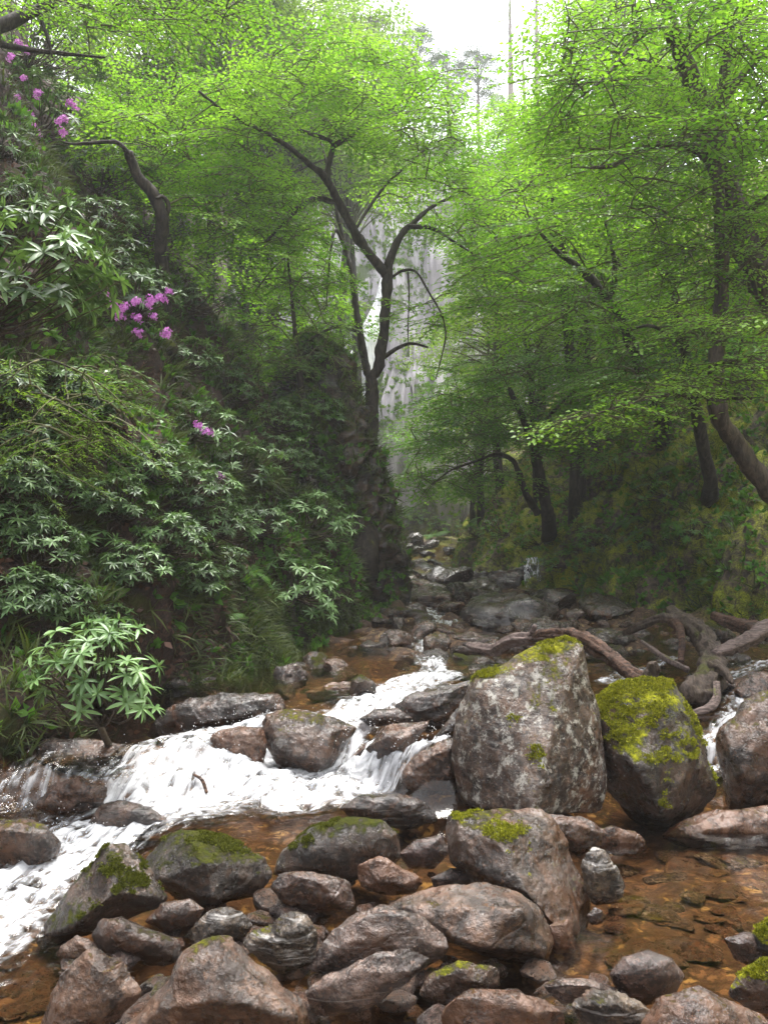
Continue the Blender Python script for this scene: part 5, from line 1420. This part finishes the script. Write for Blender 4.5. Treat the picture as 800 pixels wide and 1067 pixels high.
FERN = [fern_template(8, 1), fern_template(7, 2), fern_template(9, 3)]
FS = [(262, 598, 26, "large fern hanging on the left bank beside the bright rhododendron"), (238, 640, 20, "fern low on the left bank above the waterline"), (372, 560, 20, "fern on the cliff face right of the bright rhododendrons"),
      (392, 600, 16, "fern near the foot of the dark cliff"), (500, 545, 22, "fern on the misty bank behind the small twin-stemmed tree"), (455, 560, 22, "yellow-green fern beside the gorge mouth"), (596, 615, 14, "small fern above the narrow trickle"),
      (700, 490, 22, "fern beneath the kinked trunk on the right slope"), (655, 545, 20, "fern on the right slope above the fallen trunk"), (740, 605, 20, "fern at the top of the fallen trunk"), (180, 650, 20, "fern on the left bank above the front rhododendron"), (690, 600, 14, "fern growing where the fallen trunk meets the bank")]
for x, y, r, label in FS:
    p, n = hit(x, y)
    o = bpy.data.objects.new("fern", random.choice(FERN)); COL.objects.link(o)
    o.location = [float(c) for c in p]
    ax = Vector(n * .6 + np.array([0, 0, .8])).normalized()
    q = ax.to_track_quat("Z", "Y").to_euler(); q.z += 0
    o.rotation_euler = q
    o.scale = (r / FPX * p[1] * 1.1,) * 3
    tag(o, label, "fern")


# ---------------------------------------------------------------- undergrowth: what nobody could count
def scatter(V, Q, w, n):
    a = V[Q[:, 0]]; b_ = V[Q[:, 1]]; c = V[Q[:, 2]]; d = V[Q[:, 3]]
    idx = RNG.choice(len(Q), n, p=w / w.sum())
    u, v = RNG.random((2, n, 1))
    P_ = (a[idx] * (1 - u) + b_[idx] * u) * (1 - v) + (d[idx] * (1 - u) + c[idx] * u) * v
    nn = np.cross(c - a, d - b_)[idx]
    nn /= np.linalg.norm(nn, axis=1)[:, None] + 1e-12
    nn *= np.where(nn[:, 2:3] < -.2, -1, 1)
    return P_, nn


def tufts(buf, P_, Nn, L, nb, mi, sp=.5, up=.6, tmpl=BLADE, wide=1.0):
    n = len(P_)
    pos = np.repeat(P_, nb, 0)
    D = np.repeat(Nn * .7 + np.array([0, 0, up]), nb, 0) + RNG.normal(0, sp, (n * nb, 3))
    s = np.repeat(L * RNG.uniform(.6, 1.3, n), nb) * RNG.uniform(.6, 1.1, n * nb)
    Mx = frames(D, np.repeat(Nn, nb, 0) + RNG.normal(0, .3, (n * nb, 3)))
    # blades arch over: normal side towards the sky
    fl = np.where(Mx[:, 2, 2] < 0, -1.0, 1.0)
    Mx[:, :, 2] *= fl[:, None]; Mx[:, :, 1] *= fl[:, None]
    Mx = Mx * s[:, None, None]
    Mx[:, :, 1] *= wide
    tn = np.clip(np.repeat(RNG.normal(.45, .2, n), nb) + RNG.normal(0, .12, n * nb), 0, 1)
    buf.stamp(tmpl[0], tmpl[1], Mx, pos, mi, tn)


cen = TVd[TF].mean(1)
area = np.linalg.norm(np.cross(TVd[TF[:, 2]] - TVd[TF[:, 0]], TVd[TF[:, 3]] - TVd[TF[:, 1]]), axis=1)
inview = (np.abs(cen[:, 0]) < .55 * cen[:, 1] + .8) & (cen[:, 1] > 3)
zl, zr, zb = [z.ravel()[TF].mean(1) for z in (ZL, ZR, ZB)]
dd = np.linalg.norm(cen - CAM, axis=1)
pat = fbm(cen * .9, 3)
dl_, _ = polydist(cen[:, 0], cen[:, 1], BANK_L)
lw_ = inview * (zl > .5) * (cen[:, 1] < 34) * area / dd ** 1.7
rw_ = inview * (zr > .5) * (cen[:, 1] < 40) * area / dd ** 1.7
clc = CLV[CLQ].mean(1)
cla = np.linalg.norm(np.cross(CLV[CLQ[:, 2]] - CLV[CLQ[:, 0]], CLV[CLQ[:, 3]] - CLV[CLQ[:, 1]]), axis=1) * (clc[:, 1] < 17) * np.clip(.12 + 1.1 * np.cross(CLV[CLQ[:, 2]] - CLV[CLQ[:, 0]], CLV[CLQ[:, 3]] - CLV[CLQ[:, 1]])[:, 2] / (1e-9 + np.linalg.norm(np.cross(CLV[CLQ[:, 2]] - CLV[CLQ[:, 0]], CLV[CLQ[:, 3]] - CLV[CLQ[:, 1]]), axis=1)), .05, 1) * np.where(clc[:, 0] > -.75, .35, 1)

b = Buf()
P_, N_ = scatter(TVd, TF, lw_ * np.clip(.3 + pat * 1.6, .08, 1) * np.where((cen[:, 0] < -1.9) & (cen[:, 1] < 8.5), .35, 1), 7000)
tufts(b, P_, N_, .26, 8, 0, .5, .35)
P_, N_ = scatter(TVd, TF, lw_ * np.clip(.3 - pat * 1.2, .04, 1), 16000)
tufts(b, P_ + N_ * .01, N_, .085, 1, 1, 1.2, 0, LEAF4, 1.0)
P_, N_ = scatter(TVd, TF, lw_ * np.where((cen[:, 0] < -1.7) & (cen[:, 1] < 8), .15, 1) * np.clip(.25 + pat, .02, 1), 5200)
tufts(b, P_, N_, .12, 7, 2, .75, .5, LEAF4, .9)
P_, N_ = scatter(TVd, TF, lw_ * (dl_ < 1.6) * (cen[:, 0] > -2.1) * np.clip(.3 + pat * 1.4, .15, 1), 4600)
tufts(b, P_, N_, .24, 9, 0, .5, -.25)
P_, N_ = scatter(TVd, TF, lw_ * (dl_ < 1.8) * np.where(cen[:, 0] < -1.7, .0, 1) * np.clip(.25 - pat, .05, 1), 2200)
tufts(b, P_, N_, .10, 7, 2, .8, .4, LEAF4, .9)
P_, N_ = scatter(CLV, CLQ, cla, 5200)
tufts(b, P_, N_, .26, 8, 0, .55, .1)
P_, N_ = scatter(CLV, CLQ, cla * np.clip(.2 + fbm(clc * 1.1 + 4, 2), .02, 1), 4600)
tufts(b, P_, N_, .12, 7, 2, .8, .5, LEAF4, .9)
tag(b.build("undergrowth", [M["grass"], M["litter"], M["beech_dark"]]), "grass tufts, dead leaves and small seedlings covering the steep left hillside", "undergrowth", kind="stuff")

b = Buf()
P_, N_ = scatter(TVd, TF, rw_ * np.clip(.5 + pat, .1, 1), 9000)
tufts(b, P_, N_, .15, 7, 0, .6, -.2)
P_, N_ = scatter(TVd, TF, rw_ * np.clip(.3 - pat, .05, 1), 6000)
tufts(b, P_, N_, .12, 7, 1, .8, .4, LEAF4, .9)
P_, N_ = scatter(TVd, TF, rw_ * np.clip(.3 + pat, .05, 1), 2500)
tufts(b, P_, N_, .28, 7, 2, .5, .3)
tag(b.build("undergrowth", [M["moss_grass"], M["beech_dark"], M["grass"]]), "hanging moss, grass and seedlings covering the steep right bank", "undergrowth", kind="stuff")

b = Buf()
bw = (zb > .5) * (np.abs(cen[:, 0]) < 16) * area * np.clip(.1 + fbm(cen * .3, 3), .01, 1)
P_, N_ = scatter(TVd, TF, bw, 9000)
tufts(b, P_, N_, .26, 9, 0, .9, .5, LEAF4, .8)
tag(b.build("undergrowth", [M["beech_far"]]), "green plants clinging to ledges of the pale waterfall cliff", "undergrowth", kind="stuff")


# ---------------------------------------------------------------- trees farther off: a few kinds, copied
def far_tree(name, label, h, cw, n, leaf, L, leafm, bark, group, bare=.25, dens=.8, narrow=False, pitch=(-.3, .1), lean=.06, drp=.14, top=.25):
    t = thing(name, (0, 0, 0), label, "tree", group)
    P = smooth_line(np.array([[0, 0, -.5], [lean * h * .3, .02 * h, h * .3], [lean * h * .8, 0, h * .65], [lean * h, 0, h]]), 6)
    V, q, f = tube(P, np.linspace(.02 * h + .02, .02, len(P)), 8, .2)
    mk("trunk", V, [q, f], M[bark], parent=t)
    buf = Buf()
    pls = plates(L, leaf, narrow, drp, dens)
    for i in range(n):
        z = h * (bare + (1 - bare) * RNG.random() ** .9)
        u = (z / h - bare) / (1 - bare)
        rr = cw * (math.sin(math.pi * (.15 + .8 * u)) if not narrow else top + (1 - top) * (1 - u)) * math.sqrt(RNG.random())
        a = RNG.uniform(0, 2 * math.pi)
        h2 = np.array([math.cos(a), math.sin(a)])
        ax = np.array([np.interp(z * .85, P[:, 2], P[:, k]) for k in range(3)])
        p = np.array([ax[0] + h2[0] * rr, h2[1] * rr, z])
        br = smooth_line(np.array([ax, (ax + p) / 2 + [0, 0, .1 * rr], p]), 2)
        buf.tube(br, np.linspace(.015 + .012 * rr, .01, len(br)), 4, 1)
        stamp_plate(buf, random.choice(pls), p - np.array([*h2, 0]) * .3 * L, h2, random.uniform(*pitch), random.gauss(0, .25), random.uniform(.8, 1.3), np.clip(RNG.normal(.5, .18), 0, 1))
    buf.build("crown", [M[leafm], M["twig"]], parent=t)
    return t


def place_far(proto, spots, label, group, first):
    for i, (x, y, Y, s) in enumerate(spots):
        if Y is None:
            p, _ = hit(x, y)
        else:
            q = at(x, y, Y); p = drop(q[0], q[1])
        if first[0]:
            o = proto; first[0] = False
            o.location = [float(c) for c in p]; o.scale = (s,) * 3
            o["label"] = label; o["group"] = group
        else:
            dup(proto, p, random.uniform(0, 6.28), s, label, group)


dec = far_tree("broadleaf_tree", "x", 9.0, 3.0, 95, .13, 1.5, "beech_far", "bark", "g", .2)
tall = far_tree("broadleaf_tree", "x", 14.0, 3.0, 80, .15, 1.5, "beech_far", "bark", "g", .62)
f1 = [True]
place_far(dec, [(150, 150, 24, .9), (260, 150, 30, 1.0), (320, 150, 34, 1.0), (220, 100, 34, 1.1), (300, 250, 27, .8), (60, 60, 22, .9), (120, 40, 30, 1.1)], "light green broadleaf tree high on the left side of the gorge", "broadleaf trees on the upper left hillside", f1)
place_far(dec, [(520, 250, 30, 1.0), (560, 200, 32, 1.1), (500, 300, 34, 1.0), (600, 150, 36, 1.1), (560, 300, 24, .9), (640, 200, 24, 1.0), (700, 150, 20, 1.0), (760, 200, 18, .9), (490, 330, 40, .9), (620, 350, 21, .7)], "light green broadleaf tree rising on the right side of the gorge", "broadleaf trees on the upper right hillside", f1)
place_far(dec, [(330, 130, 53, 1.1), (355, 130, 53.5, 1.0), (300, 130, 52, 1.1), (590, 120, 53, .9), (470, 150, 54, .5), (500, 150, 53, .55), (440, 140, 54, .45), (530, 150, 55, .6), (400, 130, 54, .6), (560, 140, 56, .6), (590, 140, 54, .8), (370, 130, 54, .8), (520, 180, 49.5, .35)], "small hazy broadleaf tree along the top of the waterfall cliff", "broadleaf trees along the cliff top", f1)
def place_top(spots, label, group, proto=None):
    proto = proto or dec
    for x, y, Y, k in spots:
        tp = at(x, y, Y); p = drop(tp[0], tp[1])
        h = max(3.0, tp[2] - p[2])
        hh = 9 if proto is dec else 14
        dup(proto, p, random.uniform(0, 6.28), (h / hh * k, h / hh * k, h / hh), label, group)


place_top([(215, -30, 27, .7), (262, -20, 30, .7), (170, -30, 24, .8)], "tall light green tree closing the sky behind the forked tree", "tall trees behind the forked tree")
place_top([(290, -25, 30, .8), (318, -20, 33, .8), (345, 0, 36, .7), (368, 22, 40, .6), (272, -40, 28, .9)], "tall slender tree closing the sky left of the forked tree's top", "slender trees behind the forked tree", tall)
bpy.data.objects.remove([c for c in tall.children if c.name.startswith("crown")][0]); bpy.data.objects.remove([c for c in tall.children][0]); bpy.data.objects.remove(tall)
place_top([(625, -20, 34, .6), (655, -40, 30, .7)], "tall light green tree closing the sky beside the skyline birches", "tall trees beside the skyline birches")
pine = far_tree("pine_tree", "x", 15.0, 2.6, 110, .2, 1.5, "pine", "bark_pale", "g", .45, .8, False, (-.2, .3), .02)
f2 = [True]
place_far(pine, [(432, 150, 58, .62), (468, 150, 60, .55), (500, 150, 60, .6), (415, 150, 62, .6), (395, 150, 60, .75)], "grey-green pine standing against the white sky above the cliff", "pines on the skyline", f2)
birch = far_tree("birch_tree", "x", 20.0, 1.4, 24, .14, 1.2, "beech_far", "bark_pale", "g", .55, .7, lean=-.01)
f3 = [True]
place_far(birch, [(534, 150, 57, .75), (558, 150, 57, .85), (545, 150, 62, .6)], "tall pale bare-stemmed birch on the skyline above the waterfall", "tall birches on the skyline", f3)
tree("pine_tree", "tall straight grey pine trunk rising out of view on the left hillside", "tree", [([(196, 150, 25), (201, 90, 25), (207, 40, 25), (213, 0, 25), (219, -60, 25), (226, -160, 25)], .24, .16)], [([(150, -190), (290, -190), (280, -90), (170, -90)], 23, 27, 30)], leafm="pine", bark="bark_pale", leaf=.15, L=1.4, base=at(196, 150, 25))
tree("pine_tree", "grey pine trunk leaning right beside the tall straight one", "tree", [([(232, 150, 26), (238, 95, 26), (245, 40, 26), (251, 0, 26), (262, -80, 26)], .2, .14)], [([(220, -190), (330, -180), (310, -90), (230, -80)], 24, 28, 24)], leafm="pine", bark="bark_pale", leaf=.15, L=1.4, base=at(232, 150, 26))
q = at(518, 118, 51.5); q = drop(q[0], q[1])
t = rhodo("distant pink-flowering rhododendron on the cliff top beside the pines", q, q + np.array([0, -.3, .8]), (1.3, 1.0, 1.0), 40, .3, "rhodo_light")
for k in range(12):
    o = bpy.data.objects.new("flower_truss", TRUSS); COL.objects.link(o); o.parent = t
    o.location = (random.uniform(-1.1, 1.1), -1.1, random.uniform(.5, 1.7)); o.scale = (4.0,) * 3


# ---------------------------------------------------------------- raised moss on the boulders
for o, V, q, count, mm, blade, b, wt in MOSSY:
    a_ = np.linalg.norm(np.cross(V[q[:, 2]] - V[q[:, 0]], V[q[:, 3]] - V[q[:, 1]]), axis=1)
    P_, N_ = scatter(V, q, a_ * wt, count)
    bf = Buf()
    lump = np.clip(.5 + fbm(P_ * 22, 2), 0, 1)
    tufts(bf, P_ + N_ * (lump * blade * .5)[:, None], N_, blade * .8, 2, 0, .6, .25, LEAF4, .9)
    bf.build("moss", [M[mm]], parent=o, base=b)["label"] = "raised green moss cushion"
# ---------------------------------------------------------------- camera, light
cam = bpy.data.cameras.new("camera")
cam.sensor_fit = "VERTICAL"
cam.sensor_height = 36.0
cam.lens = FPX / 1067.0 * 36.0
cam.clip_start, cam.clip_end = 0.05, 2000
co = bpy.data.objects.new("camera", cam)
COL.objects.link(co)
co.location = CAM
co.rotation_euler = (R(90) + PIT, 0, 0)
sc.camera = co
EL, AZ = R(76), R(25)
w = bpy.data.worlds.new("World"); sc.world = w
w.use_nodes = True
nt = w.node_tree; nt.nodes.clear()
sky = nd(nt, "TexSky", sky_type="NISHITA", sun_disc=False, sun_elevation=EL, sun_rotation=AZ, dust_density=3.0)
hs = nd(nt, "HueSaturation", {"Saturation": 0.22, "Value": 1.0, "Color": sky.outputs[0]})
bg = nd(nt, "Background", {"Color": hs.outputs[0], "Strength": 0.15})
nd(nt, "OutputWorld", {"Surface": bg})
hm, hnt = material("gorge_haze")
hv = nd(hnt, "VolumePrincipled", {"Color": (0.93, 0.94, 0.97), "Density": HAZE, "Anisotropy": 0.2})
nd(hnt, "OutputMaterial", {"Volume": hv})
x0, x1, y0, y1, z0, z1 = -62, 62, -24, 90, -4, 62
hvv = np.array([[x, y, z] for x in (x0, x1) for y in (y0, y1) for z in (z0, z1)])
if HAZE > 0:
    tag(mk("haze", hvv, [np.array([[0, 1, 3, 2], [4, 6, 7, 5], [0, 4, 5, 1], [2, 3, 7, 6], [0, 2, 6, 4], [1, 5, 7, 3]])], hm, smooth=False), kind="stuff")
sc.cycles.volume_bounces = 1
sun = bpy.data.lights.new("sun", "SUN")
sun.energy, sun.angle, sun.color = 1.5, R(25), (1.0, 0.97, 0.92)
so = bpy.data.objects.new("sun", sun)
COL.objects.link(so)
d = Vector((math.sin(AZ) * math.cos(EL), math.cos(AZ) * math.cos(EL), math.sin(EL)))
so.rotation_euler = d.to_track_quat("Z", "Y").to_euler()
so.location = d * 50
vs = sc.view_settings
vs.view_transform, vs.look, vs.gamma, vs.exposure, vs.use_curve_mapping = "Standard", "None", 1.0, EXPOSURE, False
sc.cycles.max_bounces = 8
sc.cycles.diffuse_bounces = 4
sc.cycles.transparent_max_bounces = 16
sc.cycles.sample_clamp_indirect = 6
